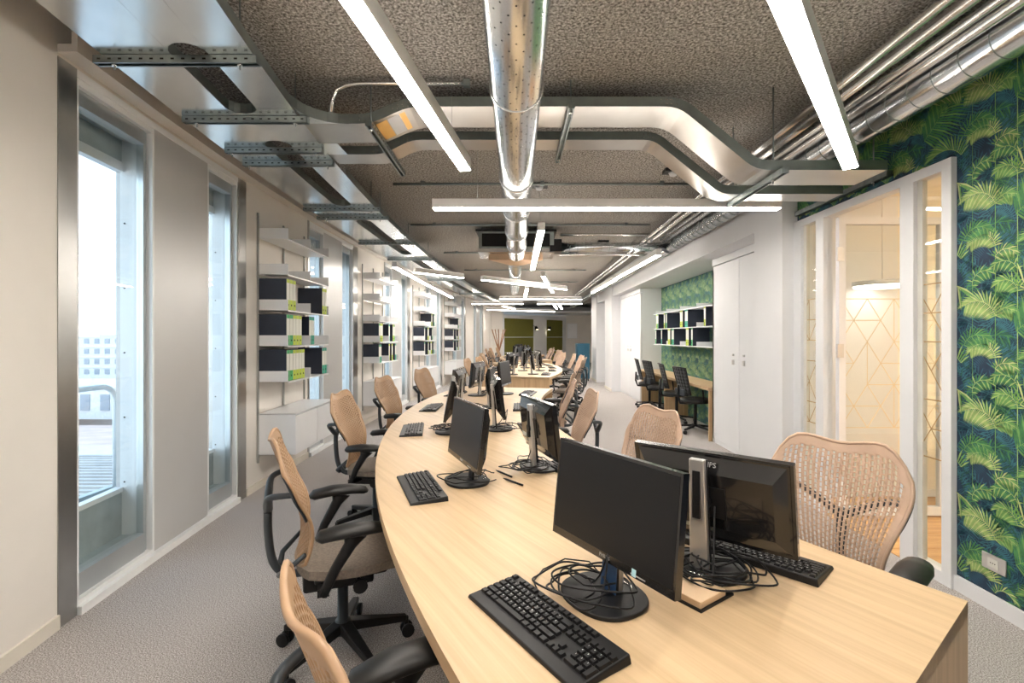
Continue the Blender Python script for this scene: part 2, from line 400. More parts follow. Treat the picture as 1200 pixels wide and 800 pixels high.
def far_roof(name, label, pts, m, rows=0):
    mb = MB(); P = [Vector(p) for p in pts]; dz = Vector((0, 0, -.3))
    mb.hexa([p + dz for p in P] + P)
    t = thing(name, label, 'roof', tuple(P[0])); b = mb
    for i in range(len(b.v)): b.v[i] = tuple(Vector(b.v[i]) - P[0])
    b.build('roof_deck', m, t)
    if rows:
        rb = MB()
        for k in range(rows):
            f = (k + .5) / rows
            a = P[0].lerp(P[3], f) - P[0]; c = P[1].lerp(P[2], f) - P[0]
            rb.bar(a + Vector((0, 0, .02)), c + Vector((0, 0, .02)), .10, .05)
        o = rb.build('tile_course', m, t); o['kind'] = 'stuff'
far_roof('terracotta_roof', 'pink terracotta roof below the apartment building', [(-47, 33, -1.95), (-26, 33, -1.95), (-41, 52, -3.0), (-60, 52, -3.0)], M['ext_red'])
far_roof('terracotta_roof', 'pink terracotta roof in front of the low white house', [(-27, 17, -2.6), (-11, 17, -2.6), (-22, 31, -4.2), (-40, 31, -4.2)], M['ext_red'])
far_roof('parapet_roof', 'white flat parapet roof below the terracotta roofs', [(-18, 12.2, -1.75), (-9.0, 12.2, -1.75), (-11, 14.5, -1.8), (-22, 14.5, -1.8)], M['ext_white'])
far_roof('tiled_roof', 'greyish ribbed tile roof just beyond the balcony', [(-11, 5.5, -1.0), (-3.6, 5.5, -1.0), (-8, 12, -1.5), (-17, 12, -1.5)], M['ext_grey'], 22)
struct(MB().box(-90, -3.6, -20, 90, -6.2, -6.0), 'ground', M['ext_grey'])

# ------------------------------------------------------------------ right wall, partition and niche
wr = MB()
wr.box(2.49, 2.62, -4, 2.79, 0, CEIL)                    # wallpapered wall towards the camera
wr.box(2.49, 2.62, 2.79, 4.41, 2.48, CEIL)               # above the glazing
struct(wr, 'wall_right', M['white'])
w2 = MB()
w2.box(2.35, 3.4, 4.41, 4.95, 0, CEIL)                   # first pier
w2.box(2.35, 3.2, 4.95, 16.5, 2.50, CEIL)                # beam
w2.box(2.66, 3.2, 4.95, 6.70, 0, 2.5)                    # behind cupboard doors
w2.box(3.02, 3.2, 6.70, 10.6, 0, 2.5)                    # niche back
w2.box(2.60, 3.2, 10.6, 12.75, 0, 2.5)
w2.box(2.32, 3.2, 12.75, 13.8, 0, CEIL); w2.box(2.60, 3.2, 13.8, 15.4, 0, 2.5); w2.box(2.32, 3.2, 15.4, 16.5, 0, CEIL)
struct(w2, 'wall_right', M['white'])
dn = 0
for d0, d1, x in ((4.955, 5.875, 2.61), (5.885, 6.70, 2.61), (10.6, 11.65, 2.555), (11.66, 12.745, 2.555)):
    dn += 1
    dd = MB(); dd.box(x, x + .04, d0, d1, .06, 2.40)
    o = struct(dd, 'door_%d' % dn, M['white'], bevel=.003)
    hd = d1 - .14 if dn % 2 else d0 + .14
    MB().box(x - .022, x, hd - .015, hd + .015, 1.10, 1.16).tube([(x - .02, hd, 1.22), (x + .001, hd, 1.22)], .013, 10).build('handle', M['silver'], o)
tr = MB()
tr.box(2.605, 2.66, 4.95, 6.70, 2.41, 2.5); tr.box(2.62, 2.66, 4.95, 6.7, 0, .055)
tr.box(2.55, 2.60, 10.6, 12.75, 2.41, 2.5); tr.box(2.575, 2.60, 10.6, 12.75, 0, .055)
struct(tr, 'trim_21', M['white'])
nr = MB(); nr.box(2.61, 3.02, 6.66, 6.70, 0, 2.5); struct(nr, 'wall_niche', M['wall'])
br = MB()
for a, b, x in ((4.41, 4.95, 2.35), (12.75, 13.8, 2.32), (15.4, 16.5, 2.32)): br.box(x - .012, x, a - .012, b, 0, .07)
br.box(2.35, 2.49, 4.398, 4.41, 0, .07)
struct(br, 'baseboard_right', M['trim'])
struct(MB().box(XR - .02, XR, -4, 2.79, 0, .085), 'baseboard_right', M['white'])

# partition frame (white) with door opening
T = .06
pf = MB(); XA, XB = XR - .035, XR + .045
def post(d0, d1, z0=0, z1=2.48): pf.box(XA, XB, d0, d1, z0, z1)
post(4.30, 4.41); post(3.98, 4.08); post(3.06, 3.17); post(2.79, 2.855)
pf.box(XA, XB, 4.08, 4.30, 2.42, 2.48); pf.box(XA, XB, 2.855, 3.06, 2.42, 2.48); pf.box(XA, XB, 3.17, 3.98, 2.42, 2.48)
pf.box(XA, XB, 4.08, 4.30, 0, .07); pf.box(XA, XB, 2.855, 3.06, 0, .07)
pfo = struct(pf, 'partition_frame', M['white'])
def film(mb, P, s0, s1, z0, z1, w=.0035, cell=.48, off=0.0, mi=0, c0=0.0):
    """triangulated star pattern of thin strips; P(s,z)->point, n pushes it proud"""
    segs = []; rr = random.Random(2)
    rows = 6; h = (z1 - z0) / rows; p = cell / 2
    k0 = int(math.floor((s0 - c0) / p)) - 2; k1 = int(math.ceil((s1 - c0) / p)) + 2
    segs.append(((s0, z0), (s1, z0))); segs.append(((s0, z1), (s1, z1)))
    for r in range(rows + 1):
        for k in range(k0, k1):
            x = c0 + p * (k + .5 * (r % 2)); z = z0 + r * h
            if 0 < r < rows and rr.random() < .62: segs.append(((x, z), (x + p, z)))
            if r < rows:
                if rr.random() < .85: segs.append(((x, z), (x + p / 2, z + h)))
                if rr.random() < .85: segs.append(((x, z), (x - p / 2, z + h)))
                if r % 2 == 0 and k % 2 == (r // 2) % 2: segs.append(((x, z), (x, z + 2 * h)))
    for a, b in segs:
        # clip to s0..s1
        (ax, az), (bx_, bz) = a, b
        if ax > bx_: ax, az, bx_, bz = bx_, bz, ax, az
        if bx_ < s0 or ax > s1: continue
        if bx_ - ax > 1e-9:
            if ax < s0: az += (bz - az) * (s0 - ax) / (bx_ - ax); ax = s0
            if bx_ > s1: bz = az + (bz - az) * (s1 - ax) / (bx_ - ax); bx_ = s1
        dx, dz = bx_ - ax, bz - az; L = math.hypot(dx, dz)
        if L < 1e-4: continue
        nx, nz = -dz / L * w, dx / L * w
        mb.add([P(ax - nx, az - nz), P(bx_ - nx, bz - nz), P(bx_ + nx, bz + nz), P(ax + nx, az + nz)], [(0, 1, 2, 3)], mi)
for (a, b) in ((4.08, 4.30), (2.855, 3.06)):
    MB().box(XR, XR + .01, a, b, .07, 2.42).build('glass_pane', M['glass_in'], pfo)
    fm = MB(); film(fm, lambda s, z: (XR - .002, s, z), a, b, .71, 1.77, cell=.46, c0=2.85)
    fm.build('film_pattern', M['gold'], pfo)
MB().box(XR - .01, XR + .02, 3.02, 3.06, .07, 2.42).box(XR - .01, XR + .02, 4.26, 4.30, .07, 2.42).build('seal', M['grey_wall'], pfo)
# open glass door leaf, standing into the meeting room
dl = thing('glass_door', 'open white framed glass door with bronze triangle pattern toned as lit', 'door', (XR + .03, 3.90, 0))
lf = MB(); W_ = .86
lf.box(0, .055, -.02, .02, .02, 2.40); lf.box(W_ - .055, W_, -.02, .02, .02, 2.40)
lf.box(.055, W_ - .055, -.02, .02, .02, .09); lf.box(.055, W_ - .055, -.02, .02, 2.345, 2.40)
lf.build('door_frame', M['white'], dl)
MB().box(.055, W_ - .055, -.004, .004, .09, 2.345).build('glass_pane', M['glass_in'], dl)
fm = MB(); film(fm, lambda s, z: (s, -.006, z), .055, W_ - .055, .72, 1.75, w=.003, cell=.43, c0=.02)
fm.build('film_pattern', M['gold_lit'], dl)
for z in (.35, 1.28, 2.05): MB().box(-.02, .03, -.035, -.018, z, z + .11).build('hinge', M['silver'], dl)

# meeting room behind the glass
mr = MB()
mr.box(2.49, 6.2, 4.42, 4.5, 0, 2.75); mr.box(6.2, 6.3, .5, 4.5, 0, 2.75); mr.box(2.62, 6.2, .4, .5, 0, 2.75)
mr.box(2.622, 2.64, .5, 2.79, 0, 2.75)
struct(mr, 'wall_meeting_room', M['creamwall'])
struct(MB().box(2.62, 6.2, .5, 4.42, 2.72, 2.78), 'ceiling', M['creamwall'])
struct(MB().box(2.55, 6.2, 4.40, 4.42, 0, .06), 'baseboard_far', M['white'])
mfloor = struct(MB().box(2.49, 6.3, .5, 4.5, -.12, -.004), 'floor', M['plank'])
random.seed(3)
pk = [MB().box(0, 1.18, 0, .128, -.004, .003 + .0006 * k).mesh('plank', M['plank']) for k in range(3)]
for r in range(12):
    x = 2.5 - random.random() * .9
    while x < 4.9:
        o = bpy.data.objects.new('plank', random.choice(pk)); COL.objects.link(o); o.parent = mfloor
        o.location = (x, 2.80 + r * .13, 0)
        if x < 2.46: o.location.x = 2.47 if x > 2.2 else x
        if o.location.x >= 2.45: pass
        else: o.location.x = 2.47
        x = max(x, 1.3) + 1.182 if x >= 2.46 else o.location.x + 1.182
rp = thing('round_pendant_lamp', 'flat round glowing pendant lamp inside the meeting room', 'lamp', (3.08, 4.17, 1.87), 0)
MB().disc((0, 0, 0), .21, 32, 'z', 0, .012).build('diffuser', M['disc'], rp)
MB().tube([(0, 0, .012), (0, 0, .05)], [.22, .22], 32).build('rim', M['white'], rp)
MB().tube([(0, 0, .05), (0, 0, .92)], .004, 6).build('cable', M['white'], rp)
for n_, (lx, ly) in enumerate(((3.4, 1.0), (5.6, 3.0))):  # lights added out of view to brighten the meeting room
    pl = thing('added_room_light', ['added unseen round ceiling light near the meeting room glass', 'added unseen round ceiling light deep in the meeting room'][n_], 'lamp', (lx, ly, 2.66))
    MB().disc((0, 0, 0), .35, 28, 'z', 0, .02).build('diffuser', M['room_light'], pl)
    MB().tube([(0, 0, .02), (0, 0, .06)], .36, 28).build('housing', M['white'], pl)
sb = thing('low_sideboard', 'low brown wooden sideboard behind the right glass pane', 'sideboard', (4.5, 4.2, 0))
MB().box(-.75, .75, -.18, .18, .05, .42).build('body', M['oakside'], sb)
for k in range(3): MB().box(-.74 + .495 * k, -.26 + .495 * k, -.20, -.18, .07, .40).build('door', M['oakside'], sb)

# ------------------------------------------------------------------ palm wallpaper (flat print)
def wallpaper_tile(seed=5):
    rnd = random.Random(seed); L = []           # (layer, colour, [(s,z)...])
    W0, H0 = .56, .59
    def frond(s, z, ang, length, droop, leaf, layer, c_in, c_out, n=17, side=1, spread=1.0):
        a = ang; ps = []; x, y = s, z
        for k in range(n + 1):
            ps.append((x, y, a)); x += math.cos(a) * length / n; y += math.sin(a) * length / n; a += droop / n * side
        for k in range(n):
            t = k / n; x0, y0, a0 = ps[k]
            for sd in (-1, 1):
                la = a0 + sd * (1.15 - .55 * t) * spread
                gx, gy = math.cos(la), math.sin(la) - .35
                q = math.hypot(gx, gy); gx /= q; gy /= q
                ll = leaf * (.45 + .75 * math.sin(math.pi * min(1, t * .8 + .12)))
                w = .0052 * (length / .25) ** .5
                mx_, my_ = x0 + gx * ll * .5, y0 + gy * ll * .5 - ll * .03
                ex, ey = x0 + gx * ll * .96, y0 + gy * ll * .96 - ll * .16
                px, py = -gy * w, gx * w
                L.append((layer, c_in if (k + (sd > 0)) % 3 else c_out, [(x0 - px * .5, y0 - py * .5), (mx_ - px, my_ - py), (ex, ey), (mx_ + px, my_ + py), (x0 + px * .5, y0 + py * .5)]))
        for k in range(n):
            x0, y0, a0 = ps[k]; x1, y1, a1 = ps[k + 1]; w = .0016
            nx, ny = -math.sin(a0) * w, math.cos(a0) * w
            L.append((layer + 1, c_out, [(x0 - nx, y0 - ny), (x1 - nx, y1 - ny), (x1 + nx, y1 + ny), (x0 + nx, y0 + ny)]))
    for k in range(44):                                              # dim blue-green fans behind
        frond(rnd.random() * W0, rnd.random() * H0, rnd.uniform(.6, 2.5), rnd.uniform(.10, .2), rnd.uniform(.6, 1.8), rnd.uniform(.05, .09), 1, rnd.choice((1, 1, 2)), rnd.choice((1, 2)), 11, rnd.choice((-1, 1)))
    for k in range(10):
        frond(rnd.random() * W0, rnd.random() * H0, rnd.uniform(.8, 2.3), rnd.uniform(.10, .17), rnd.uniform(.8, 2.0), rnd.uniform(.05, .08), 3, 2, rnd.choice((2, 3)), 12, rnd.choice((-1, 1)))
    for k in range(9):
        frond(rnd.random() * W0, rnd.random() * H0, rnd.uniform(.9, 2.2), rnd.uniform(.12, .2), rnd.uniform(.8, 2.4), rnd.uniform(.05, .07), 5, 3, 4, 13, rnd.choice((-1, 1)))
    for s in (.07, .20, .315, .45):                                  # canes
        w = .0022 if s in (.20, .315) else .0012
        L.append((7, 5 if s != .315 else 6, [(s - w, 0), (s + w, 0), (s + w, H0), (s - w, H0)]))
    # main arching heads, two to a repeat, drooping to the left
    frond(.20, .38, 1.9, .22, 1.9, .085, 8, 6, 7, 20, 1); frond(.20, .38, 1.2, .12, 2.3, .06, 8, 5, 6, 14, -1)
    frond(.20, .16, 1.75, .20, 2.6, .06, 8, 6, 7, 20, 1); frond(.20, .10, 1.0, .13, 2.2, .05, 8, 5, 7, 14, -1)
    frond(.315, .50, 1.7, .15, 2.3, .06, 8, 5, 6, 16, 1); frond(.315, .02, 2.0, .16, 2.0, .05, 8, 4, 6, 16, 1)
    frond(.31, .30, .62, .30, .55, .17, 10, 4, 5, 24, 1, .9); frond(.33, .52, .95, .27, 1.9, .15, 12, 5, 7, 20, -1, .9)
    frond(.56, .12, 2.2, .22, 1.5, .11, 10, 5, 6, 20, 1); frond(.07, .55, 1.6, .16, 2.4, .05, 8, 4, 6, 15, -1)
    frond(.46, .40, 1.4, .15, 2.4, .055, 8, 5, 6, 15, 1); frond(.02, .22, 1.2, .18, 2.2, .07, 9, 4, 5, 16, -1)
    return L, W0, H0
TILE, TW, TH = wallpaper_tile()
def wallpaper(name, P, s0, s1, z0, z1, keep=lambda s, z: True, shift=0.0, scale=1.0, inks=None):
    """P(s, z, layer) -> point. Print = flat ink shapes, each layer a hair above the last"""
    mb = MB(); tw, th = TW * scale, TH * scale
    for i in range(int(math.floor((s0 - shift) / tw)) - 1, int(math.ceil((s1 - shift) / tw)) + 1):
        for j in range(int(math.floor(z0 / th)) - 1, int(math.ceil(z1 / th)) + 1):
            for ly, c, poly in TILE:
                q = [(shift + i * tw + a * scale, j * th + b * scale) for a, b in poly]
                if all(s0 <= a <= s1 and z0 <= b <= z1 and keep(a, b) for a, b in q):
                    mb.add([P(a, b, ly) for a, b in q], [tuple(range(len(q)))], c)
    o = mb.build(name, inks or WP); o['kind'] = 'structure'; return o
struct(MB().box(XR - .002, XR, -1.2, 2.79, .085, CEIL).box(XR - .002, XR, 2.79, 4.41, 2.48, CEIL), 'wallpaper_ground', WP[0])
wallpaper('wallpaper_print', lambda s, z, l: (XR - .0025 - .0003 * l, -s, z), -4.41, -1.3, .085, 3.05, keep=lambda s, z: s > -2.79 or z > 2.48, shift=-2.76)
struct(MB().box(3.016, 3.02, 6.7, 10.6, 0, 2.5), 'wallpaper_ground', WP2[1])
wallpaper('wallpaper_print', lambda s, z, l: (3.0155 - .0006 * l, -s, z), -10.6, -6.72, .0, 2.5, scale=.8, inks=WP2)

# wall socket
so = thing('wall_socket', 'brushed grey socket plate low on the palm wallpaper', 'socket', (XR - .008, 2.56, .255))
MB().box(-.008, 0, -.065, .065, -.042, .042).build('plate', M['silver'], so, bevel=.003)
MB().box(-.011, -.007, -.028, .028, -.022, .022).build('socket_insert', M['grey_wall'], so)
for y in (-.012, 0, .012): MB().disc((-.0115, y, 0), .003, 8, 'x', 0, .001).build('hole', M['hole'], so)

# ------------------------------------------------------------------ far end of the room
struct(MB().box(-3.4, 4.2, 27.0, 27.2, 0, CEIL).box(3.2, 4.2, 16.5, 16.6, 0, CEIL).box(4.1, 4.2, 16.6, 27, 0, CEIL), 'wall_far', M['wall'])
w5 = MB(); w5.prism([(-2.2, 21.9), (-1.5, 21.9), (-1.45, 22.6), (-.95, 22.9), (-.95, 23.1), (-2.2, 23.1)], 0, CEIL); struct(w5, 'wall_far', M['wall'])
A = Vector((-1.0, 23.2, 0)); B = Vector((2.3, 26.9, 0)); U = (B - A).normalized(); Nn = Vector((U.y, -U.x, 0)); LEN = (B - A).length
bay = thing('glazed_booth', 'white framed booth with olive green felt panels at the far end', 'booth', tuple(A))
def P2(s, n, z): v = U * s + Nn * n; return (v.x, v.y, z)
def sbox(mb, s0, s1, n0, n1, z0, z1, mi=0): return mb.hexa([P2(s0, n1, z0), P2(s1, n1, z0), P2(s1, n0, z0), P2(s0, n0, z0), P2(s0, n1, z1), P2(s1, n1, z1), P2(s1, n0, z1), P2(s0, n0, z1)], mi)
hb = MB(); sbox(hb, -.05, LEN, -.06, .10, 2.32, 2.50); sbox(hb, LEN * .46, LEN * .66, -.06, .08, 0, 2.32); sbox(hb, LEN * .955, LEN, -.06, .08, 0, 2.32); sbox(hb, .02, .07, -.06, .08, 0, 2.32)
hb.build('white_frame', M['white'], bay)
for s0, s1 in ((.07, .46), (.66, .955)):
    for z0, z1 in ((0, .66), (.68, 1.40), (1.42, 2.32)):
        pb = MB(); sbox(pb, (LEN * s0 if s0 > .1 else .07) + .01, LEN * s1 - .01, -.03, .02, z0, z1); pb.build('felt_panel', M['greenpanel'], bay)
struct(MB().box(-3.3, 4.1, 23.9, 27, 2.62, 2.7), 'ceiling_soffit', M['white'])
for k, (s, lb) in enumerate(((LEN * .44, 'small black spotlight on the booth, beside the left green panel'), (LEN * .68, 'small black spotlight on the booth, beside the right green panel'))):
    q = A + Vector(P2(s, .25, 1.95)); t = thing('spotlight', lb, 'lamp', tuple(q))
    MB().tube([(0, 0, 0), (.06 if k == 0 else -.06, -.05, -.16)], [.06, .11], 14).build('shade', M['black'], t)
    MB().disc((.058 if k == 0 else -.058, -.05, -.163), .09, 14, 'z', 0, .004).build('bulb', M['spot'], t)
    MB().tube([(0, 0, 0), tuple(Nn * -.2 + Vector((0, 0, .05)))], .012, 6).build('arm', M['black'], t)
tv = thing('wall_screen', 'pale blank screen on the far wall right of the green panels', 'screen', (2.72, 26.97, 1.75))
MB().box(-.28, .28, -.04, 0, -.42, .42).build('frame', M['white'], tv); MB().box(-.26, .26, -.045, -.04, -.40, .40).build('screen_face', M['shelf'], tv)
bc = thing('storage_cabinet', 'tall petrol blue cabinet at the far end beside the white pier', 'cabinet', (1.95, 15.75, 0))
MB().box(-.205, .205, 0, .45, .08, 1.22).build('body', M['bluecab'], bc)
for s in (-1, 1):
    d_ = MB().box(.004 if s > 0 else -.203, .203 if s > 0 else -.004, -.018, 0, .09, 1.21).build('door', M['bluecab'], bc)
    MB().box(s * .02 - .004, s * .02 + .004, -.03, -.018, .6, .72).build('handle', M['silver'], d_)
for sx_ in (-.17, .17):
    for sy in (.05, .4): MB().tube([(sx_, sy, 0), (sx_, sy, .08)], .018, 8).build('leg', M['black'], bc)
cs = thing('coat_stand', 'brown stick coat stand in the far window corner', 'coat stand', (-1.03, 20.7, 0))
for a in range(5):
    an = a * 1.2566 + .3
    MB().tube([(.28 * math.cos(an), .28 * math.sin(an), 0), (-.02 * math.cos(an), -.02 * math.sin(an), .85), (-.30 * math.cos(an), -.30 * math.sin(an), 1.75)], .022, 6).build('stick', M['twig'], cs)

# ------------------------------------------------------------------ pendant lamps
def pendant(name_label, x0, d0, x1, d1, z=2.55, w=.075, h=.085, wires=True):
    if 'window cable tray' in name_label: wires = False
    a = Vector((x0, d0, 0)); b = Vector((x1, d1, 0)); c = (a + b) / 2; L = (b - a).length; rz = math.atan2((b - a).y, (b - a).x)
    t = thing('linear_pendant_lamp', name_label, 'lamp', (c.x, c.y, z), rz, 'linear pendant lamps under the ceiling')
    MB().box(-L / 2, L / 2, -w / 2, w / 2, .006, h).build('profile', M['lampbody'], t)
    MB().box(-L / 2 + .004, L / 2 - .004, -w / 2 + .004, w / 2 - .004, -.004, .006).build('diffuser', M['lampglow'], t)
    MB().box(-L / 2 + .01, L / 2 - .01, -w / 2 + .012, w / 2 - .012, h, h + .003).build('added_uplight', M['upglow'], t)  # unseen glowing strip added to brighten the ceiling
    for s in (-1, 1):
        MB().box(s * L / 2 - .004, s * L / 2 + .004, -w / 2 - .001, w / 2 + .001, 0, h + .001).build('end_cap', M['lampbody'], t)
        if wires: MB().tube([(s * (L / 2 - .35), 0, h), (s * (L / 2 - .35), 0, CEIL - z)], .0016, 5).build('wire', M['track'], t)
LMP = [
    ('nearest bright pendant bar, hanging left of the round duct', -.715, .25, -.385, 3.23),
    ('bright pendant bar pointing at the glass meeting room', -.04, .42, 1.85, 2.75, 2.40),
    ('long crosswise pendant bar in front of the second duct bend', -.711, 3.86, 2.03, 3.86, 2.459, .075, .074),
    ('lengthwise pendant bar hanging just right of the fan unit', .19, 5.06, .155, 8.04),
    ('pendant bar under the round pipe above the white beam, nearer one', 1.84, 6.6, 1.78, 9.3),
    ('pendant bar under the round pipe above the white beam, farther one', 1.80, 9.5, 1.75, 12.3),
    ('pendant bar alongside the window cable tray, nearer one', -2.05, 7.74, -2.06, 10.72),
    ('pendant bar alongside the window cable tray, farther one', -2.05, 10.85, -2.03, 13.85),
    ('short slanting pendant bar beside the window cable tray', -1.88, 8.4, -1.14, 9.2),
    ('slanting pendant bar crossing under the round duct behind the fan unit', -.80, 9.5, 1.02, 11.5, 2.55),
    ('small lengthwise pendant bar behind the slanting one', .09, 11.3, .05, 13.8, 2.55),
    ('angled pendant bar crossing the slanting one on its right', .40, 9.8, .82, 13.5, 2.66),
    ('crosswise pendant bar, fourth row from the near end', -.70, 14.4, 1.75, 14.6),
    ('crosswise pendant bar farther back on the window side', -1.75, 16.6, -.0, 16.6),
    ('crosswise pendant bar farther back on the niche side', .48, 16.6, 2.0, 16.6),
    ('tiny lengthwise pendant bar at the far end, left of its twin', 1.10, 17.2, 1.35, 19.5),
    ('tiny lengthwise pendant bar at the far end, right of its twin', 1.28, 17.2, 1.55, 19.5),
    ('slanting pendant bar over the last desk', -.75, 17.8, -.35, 19.5),
    ('last crosswise pendant bar before the green booth', -1.5, 20.2, 1.4, 21.8)]
LMP += [('added unseen pendant bar behind the viewpoint on the window side', -1.2, -3.2, -1.0, -.4), ('added unseen pendant bar behind the viewpoint on the wallpaper side', .6, -2.9, 2.0, -1.2), ('added unseen crosswise pendant bar behind the viewpoint', -1.4, -3.5, 1.4, -3.5)]  # unseen lamps added behind the camera to brighten metal reflections
for L in LMP: pendant(*L)

# ------------------------------------------------------------------ round ducts and pipes
def spiral(name, label, a, b, r, m, seam=.14, n=36, perf=False, rings=(), cat='duct', w=.003):
    a = Vector(a); b = Vector(b); t = thing(name, label, cat, tuple(a))
    L = (b - a).length
    MB().tube([(0, 0, 0), tuple(b - a)], r, n).build('duct_wall', m, t)
    dirn = (b - a).normalized()
    x = dirn.cross(Vector((0, 0, 1))).normalized(); y = x.cross(dirn)
    if seam:
        sm = MB(); k = int(L / seam)
        for i in range(1, k):
            c = dirn * (i * seam); pts = [tuple(c + x * (r + .0006) * math.cos(q) + y * (r + .0006) * math.sin(q) + dirn * seam * .25 * q / 6.283) for q in np.linspace(0, 2 * math.pi, 25)]
            sm.tube(pts, w, 4, cap=False)
        o = sm.build('spiral_seam', M['galv_dark'], t); o['kind'] = 'stuff'
    for s in rings:
        rg = MB(); c = dirn * s
        rg.tube([tuple(c + x * (r + .004) * math.cos(q) + y * (r + .004) * math.sin(q)) for q in np.linspace(0, 2 * math.pi, 33)], .006, 6, cap=False)
        rg.build('clamp_ring', M['galv'], t)
    if perf:
        pb = MB(); k = 0
        for s in np.arange(.05, min(L, 7.5), .052):
            k += 1
            for q in range(14):
                an = (q + .5 * (k % 2)) * 2 * math.pi / 14
                nrm = x * math.cos(an) + y * math.sin(an); tg = dirn.cross(nrm)
                c = dirn * s + nrm * (r + .0008)
                pb.add([tuple(c + (dirn * math.cos(e_) + tg * math.sin(e_)) * .0038) for e_ in np.linspace(0, 2 * math.pi, 7)[:-1]], [(0, 1, 2, 3, 4, 5)])
        o = pb.build('perforation', M['hole'], t); o['kind'] = 'stuff'
    return t
spiral('round_duct', 'large perforated silver air duct running down the ceiling centre', (-.005, .3, 2.66), (-.095, 7.0, 2.655), .124, M['duct'], None, 48, True, (2.05, 3.35, 4.3, 5.2, 6.0))
spiral('round_duct', 'silver spiral duct continuing behind the ceiling fan unit', (-.12, 7.75, 2.79), (-.25, 14.2, 2.79), .12, M['duct'], .11, 32, False, ())
spiral('round_duct', 'thick silver spiral duct along the palm wallpaper wall', (2.225, -1.0, 2.82), (2.225, 7.3, 2.82), .098, M['duct'], .16, 36)
spiral('round_duct', 'silver duct over the white beam beyond the branch pipes', (2.225, 7.45, 2.80), (2.2, 22, 2.80), .085, M['duct'], .25, 24)
for k, (x, z, r, d1, lb) in enumerate(((1.86, 2.925, .024, 22, 'thin pale pipe, innermost of the run beside the thick duct'), (1.935, 2.90, .026, 22, 'thin pale pipe, second from the room side beside the thick duct'),
                                   (2.03, 2.885, .022, 7.2, 'slim bright pipe hugging the thick silver duct'), (2.085, 2.86, .03, 7.2, 'grey pipe touching the thick silver duct'), (2.0, 2.97, .018, 22, 'thin copper tinted pipe above the pipe run'))):
    spiral('ceiling_pipe', lb, (x, -1, z), (x, d1, z), r, M['pipe'], None, 16, cat='pipe')
spiral('branch_duct', 'horizontal silver branch duct from fan unit to the wall pipes', (.55, 7.35, 2.80), (2.15, 7.35, 2.80), .07, M['duct'], .12, 28)
spiral('branch_pipe', 'upper thin branch pipe right of the fan unit', (.55, 7.2, 2.955), (1.95, 7.2, 2.955), .022, M['pipe'], None, 12, cat='pipe')
spiral('branch_pipe', 'lower thin branch pipe right of the fan unit', (.55, 7.45, 2.70), (1.9, 7.45, 2.70), .018, M['pipe'], None, 12, cat='pipe')
# ceiling conduits
for k, (d, x0, x1, lb) in enumerate(((5.05, -1.35, 1.75, 'dark conduit crossing the ceiling behind the bent cable trays'), (6.9, -1.6, 1.8, 'dark conduit crossing the ceiling over the fan unit'), (9.2, -1.5, 1.0, 'conduit crossing the ceiling just behind the fan unit'),
                                 (11.6, -1.4, 1.5, 'conduit crossing the ceiling above the slanting lamp'), (14.2, -1.3, 1.6, 'conduit crossing the ceiling above the second desk'), (3.42, -.2, 1.2, 'short conduit on the ceiling between the cable trays'))):
    t = thing('conduit', lb, 'conduit', ((x0 + x1) / 2, d, CEIL - .03))
    MB().tube([((x0 - x1) / 2, 0, 0), ((x1 - x0) / 2, 0, 0)], .014, 8).build('tube', M['galv_dark'], t)
    for q in (.1, .5, .9):
        xx = (x0 - x1) / 2 + (x1 - x0) * q; MB().box(xx - .02, xx + .02, -.02, .02, -.016, .03).build('saddle', M['strut'], t)
t = thing('conduit', 'curved grey conduit bending up to the ceiling left of the nearest lamp', 'conduit', (-.7, 3.02, CEIL - .04))
MB().tube([(-.5, .02, -.17), (-.49, .01, -.10), (-.46, 0, -.04), (-.40, 0, -.012), (-.33, 0, 0), (.35, 0, 0)], .014, 8).build('tube', M['pipe'], t)
MB().box(.33, .37, -.02, .02, -.02, .02).build('junction', M['strut'], t)
for k, (x, d, lb) in enumerate(((.17, 5.15, 'black ceiling detector right of the perforated duct'), (1.45, 4.7, 'black ceiling detector beside the second tray bend'), (.95, 9.2, 'small dark ceiling box behind the fan unit'), (1.35, 8.2, 'dark bracket on the ceiling above the branch pipes'))):
    t = thing('ceiling_detector', lb, 'detector', (x, d, CEIL)); MB().box(-.09, .09, -.06, .06, -.03, 0).build('plate', M['black'], t); MB().tube([(0, 0, -.03), (0, 0, -.06)], [.045, .03], 14).build('dome', M['white'], t)

# fan coil unit
fc = thing('ceiling_fan_unit', 'dark ceiling fan coil unit at the end of the perforated duct', 'air unit', (-.11, 7.1, 2.68))
MB().box(-.54, .56, 0, .62, .05, .30).build('casing', M['galv_dark'], fc)
MB().box(-.49, .50, -.012, 0, .08, .27).build('intake_plate', M['black'], fc)
MB().box(-.58, .60, -.03, .64, .30, .325).build('top_rail', M['black'], fc)
MB().box(-.55, .57, -.02, .60, .0, .05).build('drip_tray', M['galv'], fc)
MB().box(-.48, .48, -.04, -.02, -.005, .03).build('front_rail', M['galv'], fc)
MB().prism([(-.40, .1), (.40, .1), (.10, .66), (-.10, .66)], -.10, -.005).build('plenum', M['copper'], fc)
MB().box(.56, .68, .05, .3, .02, .2).box(.50, .62, -.06, .02, .0, .09).build('control_box', M['black'], fc)
for x in (-.5, .55): MB().tube([(x, .1, .32), (x, .1, .38)], .006, 6).build('hanger', M['strut'], fc)

